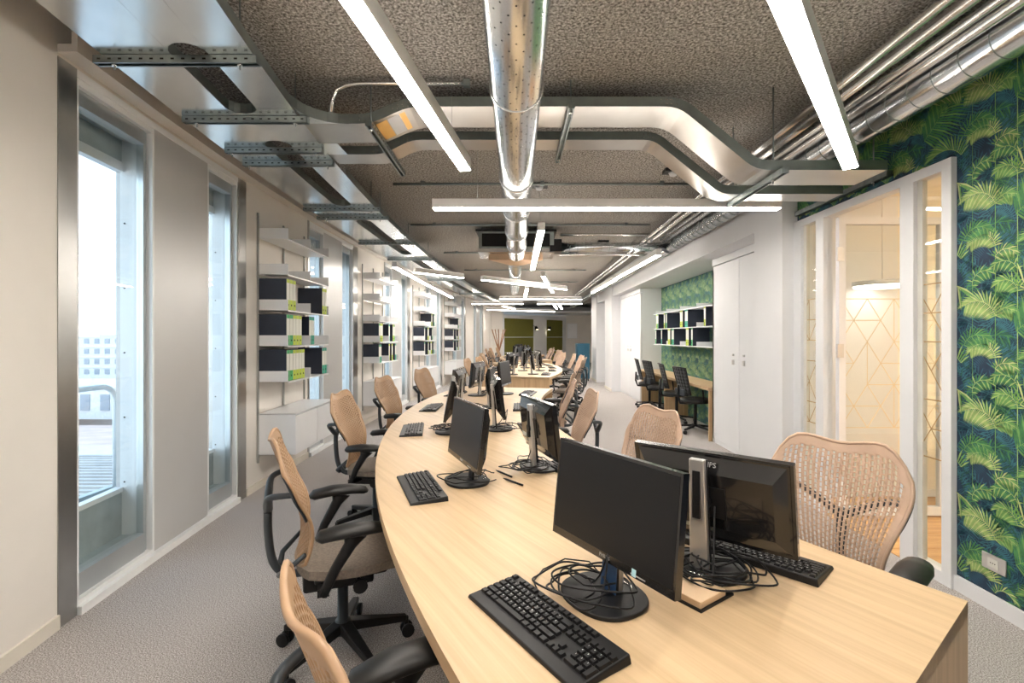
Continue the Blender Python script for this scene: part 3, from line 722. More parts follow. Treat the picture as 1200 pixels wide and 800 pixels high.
# ------------------------------------------------------------------ cable trays
def flange(mb, pts, h=.06, t=.003, z=None, mi=0):
    for a, b in zip(pts[:-1], pts[1:]):
        a = Vector(a); b = Vector(b)
        mb.bar(a + Vector((0, 0, h / 2)), b + Vector((0, 0, h / 2)), t, h, mi)
ZT = 2.79
lt = thing('window_cable_tray', 'wide galvanised cable tray following the curved window wall', 'cable tray', (-1.9, 3.0, ZT))
ox, oy, oz = -1.9, 3.0, ZT
def tp(d, off, z=0.0): return (XW(d) + off - ox, d - oy, z)
OA0, OA1, OB0, OB1 = .29, .62, .80, 1.01
GAPS = [(2.22, 2.93), (3.33, 5.0), (5.6, 8.0), (8.4, 11.2), (11.6, 15.0), (15.4, 19.0)]
def plate(d0, d1, o0, o1, name='tray_bottom'):
    n = max(1, int((d1 - d0) / .5)); mb = MB()
    for i in range(n):
        a = d0 + (d1 - d0) * i / n; b = d0 + (d1 - d0) * (i + 1) / n
        p = [tp(a, o0), tp(a, o1), tp(b, o1), tp(b, o0)]
        mb.hexa([(x, y, -.001) for x, y, z in p] + [(x, y, .0015) for x, y, z in p])
    mb.build(name, M['galv'], lt)
dd = [-.6] + [x for g in GAPS for x in g] + [20.0]
plate(-.6, 20, OA0, OA1); plate(-.6, 20, OB0, OB1)
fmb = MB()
def fl_line(d0, d1, off, mb=None):
    mb = mb or fmb
    n = max(1, int((d1 - d0) / .5)); flange(mb, [tp(d0 + (d1 - d0) * i / n, off) for i in range(n + 1)])
fl_line(-.6, 20, OA0)
fl_line(-.6, 2.85, OB1); fl_line(4.05, 20, OB1); fl_line(3.42, 3.55, OB1)
prev = -.6
for g0, g1 in GAPS:
    plate(prev, g0 - .0, OA1, OB0, 'link_plate'); prev = g1
    rr = (OB0 - OA1) / 2; cc = (OA1 + OB0) / 2
    fl_line(g0 + rr, g1 - rr, OA1); fl_line(g0 + rr, g1 - rr, OB0)
    for cd, s in ((g0 + rr, -1), (g1 - rr, 1)):
        pts = [tp(cd + s * rr * math.sin(a), cc - rr * math.cos(a)) for a in np.linspace(0, math.pi, 9)]
        flange(fmb, pts)
        # rounded corners of the plate
        cm = MB(); outer = [(cc - rr, cd + s * rr), (cc + rr, cd + s * rr)]
        arcp = [(cc - rr * math.cos(a), cd + s * rr * math.sin(a)) for a in np.linspace(0, math.pi, 9)]
        for i in range(8):
            (o0, e0), (o1, e1) = arcp[i], arcp[i + 1]
            P = [tp(e0, o0), tp(e1, o1), tp(cd + s * rr, o1), tp(cd + s * rr, o0)]
            cm.add(P, [(0, 1, 2, 3)])
        cm.build('corner_plate', M['galv'], lt)
plate(prev, 20, OA1, OB0, 'link_plate')
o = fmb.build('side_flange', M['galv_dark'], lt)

def strut(label, a, b, rods=(), slots=True, z=None):
    a = Vector(a); b = Vector(b); c = (a + b) / 2; L = (b - a).length; rz = math.atan2((b - a).y, (b - a).x)
    t = thing('strut_channel', label, 'strut', tuple(c), rz, 'perforated strut channels under the trays')
    m = MB(); m.box(-L / 2, L / 2, -.02, .02, -.003, 0); m.box(-L / 2, L / 2, -.02, -.0175, -.035, -.003); m.box(-L / 2, L / 2, .0175, .02, -.035, -.003)
    m.box(-L / 2, L / 2, -.02, -.011, -.0365, -.0345); m.box(-L / 2, L / 2, .011, .02, -.0365, -.0345)
    for q in (-L / 2, L / 2 - .001): m.box(q, q + .001, -.02, .02, -.0365, 0)
    m.build('channel', M['strut'], t)
    if slots:
        sm = MB()
        for q in np.arange(-L / 2 + .03, L / 2 - .02, .05): sm.box(q - .008, q + .008, -.0208, -.02, -.022, -.014)
        o = sm.build('slot', M['hole'], t); o['kind'] = 'stuff'
    for q in rods:
        MB().tube([(q, 0, -.06), (q, 0, CEIL - c.z)], .0045, 6).build('threaded_rod', M['strut'], t)
        MB().tube([(q, 0, -.045), (q, 0, -.035)], .012, 6).build('nut', M['galv'], t)
SL = [(2.33, -.04, .02, 'nearest'), (2.97, .02, .06, 'second nearest'), (3.46, .03, .0, 'third nearest'), (3.72, .03, .0, 'fourth nearest'), (5.05, -.02, .06, 'fifth nearest'), (5.42, -.02, .06, 'sixth nearest'), (6.9, -.02, .06, 'seventh nearest'), (8.35, -.02, .06, 'eighth nearest'), (11.4, -.02, .06, 'ninth nearest'), (15.2, -.02, .06, 'tenth nearest')]
for d, e0, e1, nm in SL:
    strut('%s perforated strut under the window cable tray' % nm, (XW(d) + OA0 + e0, d, ZT - .003), (XW(d) + OB1 + e1, d, ZT - .003), (-.30, .30) if d < 9 else ())

# two cross trays with drop bends
def cross_tray(label, d0, wd, xs, zs, xr):
    """profile polyline xs/zs of the bottom, seen from the front"""
    t = thing('cross_cable_tray', label, 'cable tray', (0, d0, 0))
    P = list(zip(xs, zs))
    bm_ = MB()
    for (xa, za), (xb, zb) in zip(P[:-1], P[1:]):
        bm_.add([(xa, 0, za), (xb, 0, zb), (xb, wd, zb), (xa, wd, za), (xa, 0, za + .002), (xb, 0, zb + .002), (xb, wd, zb + .002), (xa, wd, za + .002)],
                [(0, 3, 2, 1), (4, 5, 6, 7), (0, 1, 5, 4), (2, 3, 7, 6)])
    bm_.build('tray_bottom', M['galv_dim'], t)
    # normals of the profile give the flange height direction
    nrm = []
    for i in range(len(P)):
        a = Vector(P[max(0, i - 1)]); b = Vector(P[min(len(P) - 1, i + 1)]); dv = (b - a).normalized(); nrm.append(Vector((-dv.y, dv.x)))
    for y, nm in ((0, 'front_flange'), (wd, 'rear_flange')):
        f = MB()
        for i in range(len(P) - 1):
            (xa, za), (xb, zb) = P[i], P[i + 1]; na, nb = nrm[i] * .062, nrm[i + 1] * .062
            f.add([(xa, y - .0015, za), (xb, y - .0015, zb), (xb + nb.x, y - .0015, zb + nb.y), (xa + na.x, y - .0015, za + na.y),
                   (xa, y + .0015, za), (xb, y + .0015, zb), (xb + nb.x, y + .0015, zb + nb.y), (xa + na.x, y + .0015, za + na.y)],
                  [(0, 1, 2, 3), (7, 6, 5, 4), (3, 2, 6, 7), (0, 4, 5, 1)])
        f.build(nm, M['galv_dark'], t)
    rv = MB()
    for i in (2, 6, 7, 11, 12):
        if i < len(P):
            for ddx in (-.03, .0, .03):
                for hh in (.018, .044):
                    rv.tube([(P[i][0] + ddx, -.0015, P[i][1] + hh), (P[i][0] + ddx, -.005, P[i][1] + hh)], .004, 6)
    o = rv.build('rivet', M['galv'], t); o['kind'] = 'stuff'
    return t
def smooth_profile(pts, r=.08):
    out = [pts[0]]
    for i in range(1, len(pts) - 1):
        p = Vector(pts[i]); a = (Vector(pts[i - 1]) - p).normalized(); b = (Vector(pts[i + 1]) - p).normalized()
        for q in (0, .25, .5, .75, 1):
            A_ = p + a * r; B_ = p + b * r; out.append(tuple((A_.lerp(p, q)).lerp(p.lerp(B_, q), q)))
    out.append(pts[-1]); return out
pr = smooth_profile([(-1.41, ZT + .002), (-.96, ZT + .002), (-.72, 2.90), (.98, 2.90), (1.47, 2.50), (2.30, 2.50)])
cross_tray('nearer galvanised cross tray that steps up over the round duct', 3.07, .31, [p[0] for p in pr], [p[1] for p in pr], 0)
pr2 = smooth_profile([(-1.43, ZT + .002), (-1.04, ZT + .002), (-.82, 2.90), (.96, 2.90), (1.46, 2.50), (2.36, 2.50)], .07)
cross_tray('farther narrow galvanised cross tray that steps up over the duct', 3.59, .20, [p[0] for p in pr2], [p[1] for p in pr2], 0)
# curved fillet joining window tray to the cross trays
j = thing('tray_elbow', 'curved galvanised elbow joining the window tray and cross trays', 'cable tray', (-1.4, 3.0, ZT))
em = MB()
c0 = (XW(2.6) + OB1, 2.72); cx_, cy_ = c0[0] + .0, c0[1]
pe = [(XW(2.80) + OB1 + .0, 2.80)] + [(XW(2.80) + OB1 + .25 * (1 - math.cos(a)), 2.82 + .25 * math.sin(a)) for a in np.linspace(0, math.pi / 2, 7)]
for i in range(len(pe) - 1):
    (xa, ya), (xb, yb) = pe[i], pe[i + 1]
    em.bar((xa + 1.4, ya - 3, .031), (xb + 1.4, yb - 3, .031), .003, .062)
    em.add([(xa + 1.4, ya - 3, .001), (xb + 1.4, yb - 3, .001), (xb + 1.4, .069, .001), (xa + 1.4, .069, .001)], [(0, 1, 2, 3)], 1)
MB().box(XW(3.45) + OB1 + 1.385, XW(3.45) + OB1 + 1.53, .381, .589, 0, .0015).build('link_plate', M['galv'], j)
em.build('elbow_flange', [M['galv_dark'], M['galv']], j)
for xs_, lb in ((-.955, 'strut under the trays where they step up'), (.30, 'slanting strut crossing under both trays right of the duct')):
    zz = ZT - .005 if xs_ < 0 else 2.893
    strut(lb, (xs_, 3.0, zz), (xs_ - .02, 3.95, zz), (-.42,) if xs_ < 0 else (-.42, .4))
strut('strut under the lowered tray ends beside the pipes', (1.62, 3.0, 2.495), (1.62, 3.9, 2.495), (-.3, .3))
strut('perforated strut along the wallpaper above the glass partition', (XR - .04, 3.25, 2.56), (XR - .04, 4.35, 2.56), (-.4,))
tp_ = thing('reflective_label', 'yellow and white stickers on the rise of the nearer tray', 'label', (-.84, 3.07, 2.85))
lbm = MB(); 
for k, mi in enumerate((0, 1, 0)):
    a = Vector((-.10 + .075 * k, 0, -.052 + .034 * k)); b = a + Vector((.07, 0, .032))
    lbm.add([(a.x, .03, a.z), (b.x, .03, b.z), (b.x, .27, b.z), (a.x, .27, a.z)], [(0, 1, 2, 3)], mi)
lbm.build('label_face', [M['yellowtape'], M['white']], tp_)

# ------------------------------------------------------------------ shelving on the window wall
def binder_mesh(w, band, h=.30, dp=.27):
    m = MB(); m.box(-w / 2 + .0008, w / 2 - .0008, 0, dp, 0, h, 0)                     # cover; spine looks towards -Y
    body = m
    return body
BW = .071
b_body = MB().box(-BW / 2 + .001, BW / 2 - .001, .001, .27, .001, .30).mesh('cover', M['navy'])
b_spine = MB().box(-BW / 2 + .004, BW / 2 - .004, -.0015, .001, .004, .296).mesh('spine_paper', M['paper'])
b_band = {c: MB().box(-BW / 2 + .004, BW / 2 - .004, -.0025, -.0015, .004, .10).mesh('colour_band', M[c]) for c in ('lime', 'green', 'teal')}
b_top = {c: MB().box(-BW / 2 + .004, BW / 2 - .004, -.0025, -.0015, .262, .296).mesh('top_band', M[c]) for c in ('lime', 'green', 'teal')}
b_ring = MB().tube([(0, -.0035, .05), (0, -.0015, .05)], .010, 10).mesh('finger_ring', M['hole'])
CN = {'lime': 'lime', 'green': 'green', 'teal': 'teal'}
def binder(x, y, z, rz, band, label, group):
    t = thing('ring_binder', label, 'binder', (x, y, z), rz, group)
    for nm, me in (('cover', b_body), ('spine_paper', b_spine), ('colour_band', b_band[band]), ('top_band', b_top[band]), ('finger_ring', b_ring)):
        o = bpy.data.objects.new(nm, me); COL.objects.link(o); o.parent = t
UNITN = ['nearest', 'second', 'third', 'fourth']
SH = .29
def shelf_unit(u, d0, rows, cab=(.325, .714)):
    bay_ = .545; L = 2 * bay_
    xw = lambda d: XW(d)
    d1 = d0 + L; xa, xb = XW(d0), XW(d1)
    rz = math.atan2(d1 - d0, xb - xa) - math.pi / 2        # small turn of the unit
    org = Vector((xa, d0, 0))
    dirv = Vector((xb - xa, d1 - d0, 0)).normalized(); nv = Vector((dirv.y, -dirv.x, 0))
    # local: +Y along the wall, +X into the room
    t = thing('wall_shelving', '%s wall shelving unit with white steel shelves and low cabinet' % UNITN[u], 'shelving', tuple(org), rz)
    for k in range(3):
        MB().box(.002, .018, k * bay_ - .008, k * bay_ + .008, .25 if k == 0 else .72, 2.62).build('track', M['track'], t)
        if u == 0 and k == 0:
            hm = MB()
            for z in np.arange(.3, 2.6, .025): hm.box(.0185, .019, -.003, .003, z, z + .012)
            o = hm.build('track_slot', M['hole'], t); o['kind'] = 'stuff'
    for z in (1.02, 1.36, 1.70, 2.04, 2.38):
        for k in range(2):
            y0 = k * bay_ + .002; y1 = y0 + bay_ - .004
            s = MB().box(.02, SH, y0 + .003, y1 - .003, z - .002, z).box(SH - .003, SH, y0 + .003, y1 - .003, z - .014, z).build('shelf', M['shelf'], t)
            for yy in (y0, y1 - .003):
                MB().box(.02, SH, yy, yy + .003, z - .002, z + .10).build('side_plate', M['shelf'], s)
    c = MB().box(.0, .36, 0, L, cab[0], cab[0] + .012).box(0, .36, 0, L, cab[1] - .012, cab[1]).box(0, .36, 0, .012, cab[0], cab[1]).box(0, .36, L - .012, L, cab[0], cab[1]).box(0, .012, 0, L, cab[0], cab[1])
    co = c.build('cabinet_body', M['shelf'], t)
    for k in range(2):
        MB().box(.345, .362, k * bay_ + .006, (k + 1) * bay_ - .006, cab[0] + .014, cab[1] - .02).build('cabinet_door', M['shelf'], co)
    # binders stand on the shelves, spine towards the room
    names = {1.70: 'top', 1.36: 'middle', 1.02: 'bottom'}
    for z, items in rows.items():
        for n_, (yy, band) in enumerate(items):
            p = org + dirv * yy + nv * (SH - .018)
            binder(p.x, p.y, z + .001, rz + math.pi / 2, band, '%s banded navy binder, %s from near end, %s binder row, %s shelving unit' % (CN[band], ORD[n_], names[z], UNITN[u]), 'binders on the window wall shelves')
    return t
def run(y, bands): return [(y + BW / 2 + BW * i, b) for i, b in enumerate(bands)]
G, Lm, Te = 'green', 'lime', 'teal'
shelf_unit(0, 4.61, {1.70: run(.006, [Lm] * 3) + run(.93, [Lm] * 2), 1.36: run(.006, [G, G, Lm, Lm, Lm]) + run(.552, [Te, Te]), 1.02: run(.006, [G, G, Lm, Lm, Lm, Lm]) + run(.93, [Te, Te])})
shelf_unit(1, 7.85, {1.36: run(.006, [G, Lm, Lm]) + run(.56, [Te]) + run(.80, [Lm, G]), 1.02: run(.006, [G, Te]) + run(.56, [Lm]) + run(.74, [Lm]) + run(.96, [Te])})
shelf_unit(2, 11.1, {1.70: run(.70, [Lm]) + run(.96, [G]), 1.36: run(.006, [Te]) + run(.30, [Lm, Lm]) + run(.75, [G]), 1.02: run(.006, [G]) + run(.35, [Lm]) + run(.60, [Lm, Lm]) + run(.9, [Te])})
shelf_unit(3, 14.35, {1.70: run(.7, [G]), 1.36: run(.006, [Lm]) + run(.35, [G]) + run(.7, [Lm]), 1.02: run(.006, [G]) + run(.4, [Te]) + run(.7, [Lm])})
index_kids()

# ------------------------------------------------------------------ niche: shelves, desk, binders
ns = thing('niche_shelving', 'white binder shelves on the palm wallpaper of the niche', 'shelving', (3.0, 8.4, 0))
for z in (1.295, 1.60, 1.90):
    s = MB().box(-.33, 0, -1.65, 1.55, z - .012, z).build('shelf', M['shelf'], ns)
    for y in (-1.6, -.8, 0, .8, 1.53): MB().box(-.29, 0, y, y + .006, z, z + .07).build('side_plate', M['shelf'], s)
nb = {1.602: [(9.78, Lm), (9.71, G), (9.26, Lm), (9.13, G), (8.3, Lm), (8.23, Lm), (8.05, Te), (7.98, Te), (7.2, Lm)], 1.297: [(9.86, G), (9.45, Te), (9.0, Lm), (8.93, Lm), (8.78, G), (8.71, Te), (8.0, Lm), (7.93, Lm), (7.75, G)]}
for z, items in nb.items():
    for i, (d, b) in enumerate(items):
        binder(2.69, d, z, -math.pi / 2, b, '%s banded navy binder, %s from far end, %s niche shelf' % (CN[b], ORD[i], 'upper' if z > 1.5 else 'lower'), 'binders in the niche')
nd = thing('niche_desk', 'long oak wall desk in the niche under the binder shelves', 'desk', (2.79, 8.6, 0))
MB().box(-.24, .21, -1.9, 1.95, .70, .74).build('desktop', M['oak'], nd, bevel=.002)
for y in (.24, 1.93, -1.88): MB().box(-.22, .21, y, y + .03, 0, .70).build('side_panel', M['oakside'], nd)
def task_chair(label, x, y, rz):
    t = thing('swivel_chair', label, 'chair', (x, y, 0), rz, 'black mesh swivel chairs in the niche')
    for k in range(5):
        a = k * 2 * math.pi / 5 + .3
        l = MB().bar((.02 * math.cos(a), .02 * math.sin(a), .10), (.30 * math.cos(a), .30 * math.sin(a), .07), .045, .03, w2=.03, h2=.02).build('leg', M['black'], t)
        MB().tube([(.30 * math.cos(a) - .02 * math.sin(a), .30 * math.sin(a) + .02 * math.cos(a), .028), (.30 * math.cos(a) + .02 * math.sin(a), .30 * math.sin(a) - .02 * math.cos(a), .028)], .028, 10).build('caster', M['black'], l)
    MB().tube([(0, 0, .09), (0, 0, .45)], .026, 10).build('column', M['black'], t)
    MB().tube([(0, 0, .44), (0, 0, .455), (0, 0, .50), (0, 0, .515)], [.17, .235, .235, .20], 20, ry=[.16, .225, .225, .19]).build('seat', M['blacksoft'], t)
    bk = MB(); n = 8
    for i in range(n):
        for q in range(6):
            def pt(u, v): 
                w = .19 + .03 * v
                return (w * u, -.20 - .10 * v + .04 * u * u, .58 + .40 * v)
            u0, u1 = -1 + 2 * q / 6, -1 + 2 * (q + 1) / 6; v0, v1 = i / n, (i + 1) / n
            bk.add([pt(u0, v0), pt(u1, v0), pt(u1, v1), pt(u0, v1)], [(0, 1, 2, 3)], 0, True)
    o = bk.build('back_mesh', M['mesh'], t)
    sm = o.modifiers.new('thickness', 'SOLIDIFY'); sm.thickness = .008
    fr = MB(); ring = [(-.19, -.16, .58), (-.205, -.21, .78), (-.22, -.26, .98), (-.1, -.295, .985), (.1, -.295, .985), (.22, -.26, .98), (.205, -.21, .78), (.19, -.16, .58), (0, -.20, .57), (-.19, -.16, .58)]
    fr.tube(ring, .012, 6); fr.build('back_frame', M['black'], t)
    MB().tube([(0, -.05, .43), (0, -.24, .44), (0, -.28, .55), (0, -.27, .72)], .018, 8).build('spine', M['black'], t)
    MB().box(-.16, .16, -.26, -.235, .56, .66).build('lumbar_pad', M['chairframe'], t, bevel=.01)
    for s in (-1, 1):
        MB().tube([(s * .20, 0, .45), (s * .27, 0, .50), (s * .27, -.02, .66)], .012, 8).build('arm', M['black'], t)
for i, (x, y, lb) in enumerate(((2.62, 7.40, 'black mesh swivel chair in the niche, closest to the white cupboards'), (2.62, 8.30, 'black mesh swivel chair in the niche, in front of the oak divider'),
                                (2.60, 9.25, 'black mesh swivel chair in the niche, third from the cupboards'), (2.60, 10.0, 'black mesh swivel chair in the niche, beside the far white corner'))):
    task_chair(lb, x, y, -math.pi / 2 + .12 * (-1) ** i)

# ------------------------------------------------------------------ curved bench desks
DZ = .74
class Ring:
    def __init__(s, cx, cy, sgn, r0, r1, a0, a1): s.cx, s.cy, s.sgn, s.r0, s.r1, s.a0, s.a1 = cx, cy, sgn, r0, r1, a0, a1; s.a1o = a1
    def p(s, r, deg):                      # deg > 0 means nearer the camera
        a = math.radians(deg); return (s.cx - s.sgn * r * math.cos(a), s.cy - r * math.sin(a))
RA = Ring(7.06, 4.9, 1, 6.88, 8.18, -14.5, 31.5); RA.a1o = 32.6
RB = Ring(-7.32, 10.95, -1, 6.88, 8.18, -19.5, 18.2)
RC = Ring(7.38, 16.8, 1, 6.88, 8.18, -18, 19)
def bench(R, label):
    c = R.p((R.r0 + R.r1) / 2, 0); t = thing('curved_desk', label, 'desk', (c[0], c[1], 0))
    n = 48; A_ = np.linspace(R.a0, R.a1, n + 1)
    inn = [R.p(R.r0, a) for a in A_]; out = [R.p(R.r1, a) for a in np.linspace(R.a0, R.a1o, n + 1)]
    def rel(p): return (p[0] - c[0], p[1] - c[1])
    mb = MB()
    for i in range(n):
        P = [rel(inn[i]), rel(inn[i + 1]), rel(out[i + 1]), rel(out[i])]
        o0 = len(mb.v)
        mb.v += [(x, y, DZ - .04) for x, y in P] + [(x, y, DZ) for x, y in P]
        fs = [[3, 2, 1, 0], [4, 5, 6, 7], [0, 1, 5, 4], [2, 3, 7, 6]]
        if i == 0: fs.append([0, 4, 7, 3])
        if i == n - 1: fs.append([1, 2, 6, 5])
        for f in fs: mb.f.append([o0 + q for q in f]); mb.m.append(0); mb.s.append(False)
    mb.build('desktop', M['oak'], t)
    for a in (R.a0, R.a1):
        s = 1 if a == R.a0 else -1; w = .03 / R.r1 * 57.3
        ao = R.a1o if a == R.a1 else a
        P = [rel(R.p(R.r0, a)), rel(R.p(R.r1, ao)), rel(R.p(R.r1, ao + s * w)), rel(R.p(R.r0, a + s * w))]
        if R.sgn * s < 0: P = P[::-1]
        MB().prism(P, 0, DZ - .0005).build('end_panel', M['oakside'], t)
    for a in np.linspace(R.a0 + 9, R.a1 - 9, 4):
        w = .03 / R.r1 * 57.3
        P = [rel(R.p(7.25, a)), rel(R.p(7.8, a)), rel(R.p(7.8, a + w)), rel(R.p(7.25, a + w))]
        MB().prism(P, 0, DZ - .04).build('support_panel', M['oakside'], t)
    return t
bench(RA, 'nearest curved oak bench desk, bulging towards the windows')
bench(RB, 'second curved oak bench desk, bulging towards the niche')
bench(RC, 'third curved oak bench desk at the far end')

# ------------------------------------------------------------------ office chair with perforated back
def make_chair(mback, label):
    t = thing('office_chair', label, 'chair')
    for k in range(5):
        a = k * 2 * math.pi / 5 + .31; ca, sa = math.cos(a), math.sin(a)
        l = MB().bar((.02 * ca, .02 * sa, .125), (.29 * ca, .29 * sa, .085), .06, .045, w2=.032, h2=.028).build('leg', M['black'], t, bevel=.006)
        cm = MB()
        for s in (-1, 1): cm.tube([(.295 * ca - s * .010 * sa, .295 * sa + s * .010 * ca, .03), (.295 * ca - s * .028 * sa, .295 * sa + s * .028 * ca, .03)], .03, 14)
        cm.tube([(.29 * ca, .29 * sa, .035), (.29 * ca, .29 * sa, .09)], .011, 8); cm.build('caster', M['black'], l)
    MB().tube([(0, 0, .09), (0, 0, .15), (0, 0, .15), (0, 0, .38)], [.038, .034, .024, .024], 14).build('column', M['chairframe'], t)
    MB().prism([(-.11, -.17), (.11, -.17), (.13, .12), (-.13, .12)], .35, .43).box(-.17, .17, -.06, .10, .40, .435).build('tilt_mechanism', M['black'], t, bevel=.012)
    MB().tube([(.12, .05, .39), (.20, .05, .385)], .010, 8).tube([(.20, .05, .385), (.215, .05, .385)], .03, 14).build('tension_knob', M['black'], t)
    # seat: soft rounded slab with waterfall front
    sm = MB(); nu, nv = 12, 12
    def sp(u, v, top):
        w = .245 * (1 - .10 * max(0, -v)) ; r = (abs(u) ** 4 + abs(v) ** 4)
        x = w * u * (1 - .08 * v * v); y = .225 * v + .03; z = .468 - .035 * max(0, v - .45) ** 2 / .3 - .012 * (1 - u * u) * (1 - v * v) + .010 * u * u
        return (x, y, z if top else z - .045 + .02 * r / 2)
    for top in (1, 0):
        for i in range(nu):
            for j_ in range(nv):
                q = [(-1 + 2 * i / nu, -1 + 2 * j_ / nv), (-1 + 2 * (i + 1) / nu, -1 + 2 * j_ / nv), (-1 + 2 * (i + 1) / nu, -1 + 2 * (j_ + 1) / nv), (-1 + 2 * i / nu, -1 + 2 * (j_ + 1) / nv)]
                q = [(u * math.sqrt(1 - .36 * v * v), v * math.sqrt(1 - .36 * u * u)) for u, v in q]
                P = [sp(u, v, top) for u, v in q]
                sm.add(P if top else P[::-1], [(0, 1, 2, 3)], 0, True)
    ed = [(-1 + 2 * i / nu, -1) for i in range(nu)] + [(1, -1 + 2 * i / nv) for i in range(nv)] + [(1 - 2 * i / nu, 1) for i in range(nu)] + [(-1, 1 - 2 * i / nv) for i in range(nv)]
    ed = [(u * math.sqrt(1 - .36 * v * v), v * math.sqrt(1 - .36 * u * u)) for u, v in ed]
    for i in range(len(ed)):
        a, b = ed[i], ed[(i + 1) % len(ed)]
        sm.add([sp(*a, 0), sp(*b, 0), sp(*b, 1), sp(*a, 1)], [(0, 1, 2, 3)], 0, True)
    sm.build('seat', M['seat'], t)
    MB().prism([(-.19, -.13), (.19, -.13), (.20, .16), (.12, .21), (-.12, .21), (-.20, .16)], .415, .44).build('seat_pan', M['black'], t, bevel=.01)
    # perforated back
    NC, NR = 25, 27
    us = []; x = -1.0; rib, slot = .55, .45; unit = 2.0 / (NC * (rib + slot) + rib)
    for k in range(NC): us += [x, x + rib * unit]; x += (rib + slot) * unit
    us += [x, 1.0]
    vs = []; y = 0.0; hu = 1.0 / (NR * 2 + .30)
    for k in range(NR * 2): vs += [y, y + .42 * hu]; y += hu
    vs += [y, 1.0]
    HB = .53
    VV_ = np.linspace(0, 1, 101); WV_ = np.interp(VV_, [0, .15, .32, .52, .72, .88, 1.0], [.165, .170, .186, .222, .250, .258, .240])
    for _ in range(3): WV_ = np.convolve(np.pad(WV_, 7, mode='edge'), np.ones(15) / 15, mode='valid')
    def wv(v):
        return float(np.interp(v, VV_, WV_))
    def bp(u, v):
        w = wv(v); z = .475 + HB * v
        z += .020 * math.sin(math.pi * min(1, abs(u)) / 1.15) ** 2 * v ** 4 - .105 * v ** 3 * (max(0, abs(u) - .52) / .48) ** 2.6 + .03 * (1 - v) ** 6 * (max(0, abs(u) - .5) / .5) ** 2
        y = -.195 - .02 * math.sin(v * math.pi) * -1 - .075 * v + .055 * u * u * (.6 + .4 * v) - .03 * math.sin(math.pi * (1 - v)) * 0
        y += .028 * math.sin(math.pi * min(1, v * 1.6)) - .03 * v * v
        return (w * u, y, z)
    idx = {}; bm_ = MB()
    def vid(i, j_):
        if (i, j_) not in idx: idx[(i, j_)] = len(bm_.v); bm_.v.append(bp(us[i], vs[j_]))
        return idx[(i, j_)]
    for i in range(len(us) - 1):
        for j_ in range(len(vs) - 1):
            if i % 2 == 1:                                   # slot column
                col = i // 2; uu = (us[i] + us[i + 1]) / 2; vv = (vs[j_] + vs[j_ + 1]) / 2
                phase = j_ % 4; solid = (phase == 0) if col % 2 == 0 else (phase == 2)
                edge = abs(uu) > .90 or vv > .93 or vv < .04 or (vv > .84 and abs(uu) > .80)
                if not solid and not edge: continue
            bm_.f.append([vid(i, j_), vid(i + 1, j_), vid(i + 1, j_ + 1), vid(i, j_ + 1)]); bm_.m.append(0); bm_.s.append(True)
    o = bm_.build('backrest', mback, t); s_ = o.modifiers.new('thickness', 'SOLIDIFY'); s_.thickness = .0055; s_.offset = 0
    rim = MB(); pts = [bp(-1, v) for v in np.linspace(0, 1, 18)] + [bp(u, 1) for u in np.linspace(-.9, .9, 15)] + [bp(1, v) for v in np.linspace(1, 0, 18)] + [bp(u, 0) for u in np.linspace(.8, -1, 8)]
    rim.tube(pts, .0075, 6); rim.build('back_rim', mback, t)
    # graphite spine: centre column forking to both sides of the back
    sp_ = MB()
    q_ = smooth_path([(0, -.10, .40), (0, -.23, .41), (0, -.285, .47), (0, -.305, .60), (0, -.305, .73)]); sp_.tube(q_, list(np.linspace(.028, .018, len(q_))), 8, ry=[.017] * len(q_))
    for s in (-1, 1):
        e1 = bp(s * .93, .68); q_ = smooth_path([(0, -.305, .70), (s * .09, -.305, .755), (s * .17, -.29, .80), (e1[0], e1[1] - .012, e1[2])]); sp_.tube(q_, list(np.linspace(.019, .011, len(q_))), 8)
    sp_.build('spine', M['chairframe'], t)
    for s in (-1, 1):
        sf = MB(); sf.tube([(bp(s * .96, v)[0], bp(s * .96, v)[1] - .012, bp(s * .96, v)[2]) for v in np.linspace(.42, .93, 10)], [.006] * 10, 8, ry=[.010, .016, .019, .020, .020, .020, .018, .015, .012, .007], up=(1, 0, 0)); sf.build('side_frame', M['chairframe'], t)
        lo = bp(s * .9, .10); MB().tube([(s * .05, -.26, .43), (s * .12, -.25, .46), (lo[0], lo[1] - .008, lo[2])], [.014, .012, .009], 8).build('lower_stay', M['chairframe'], t)
        ar = thing_part('armrest', t, (s * .285, 0, 0))
        MB().tube([(0, -.13, .645), (0, -.11, .652), (s * .004, -.02, .662), (s * .0, .07, .660), (-s * .012, .135, .648), (-s * .015, .150, .640)], [.014, .043, .052, .052, .040, .014], 16, ry=[.009, .024, .026, .024, .018, .007]).build('arm_pad', M['blacksoft'], ar)
        MB().tube([(0, .02, .645), (0, .0, .60), (-s * .012, -.06, .50), (-s * .03, -.10, .405)], [.028, .024, .022, .022], 8, ry=[.05, .026, .021, .020]).build('arm_post', M['black'], ar)
        MB().bar((-s * .03, -.10, .41), (-s * .17, -.09, .40), .045, .03).build('arm_bracket', M['black'], ar)
    return t
def thing_part(name, parent, loc):
    o = bpy.data.objects.new(name, None); COL.objects.link(o); o.parent = parent; o.location = loc; return o

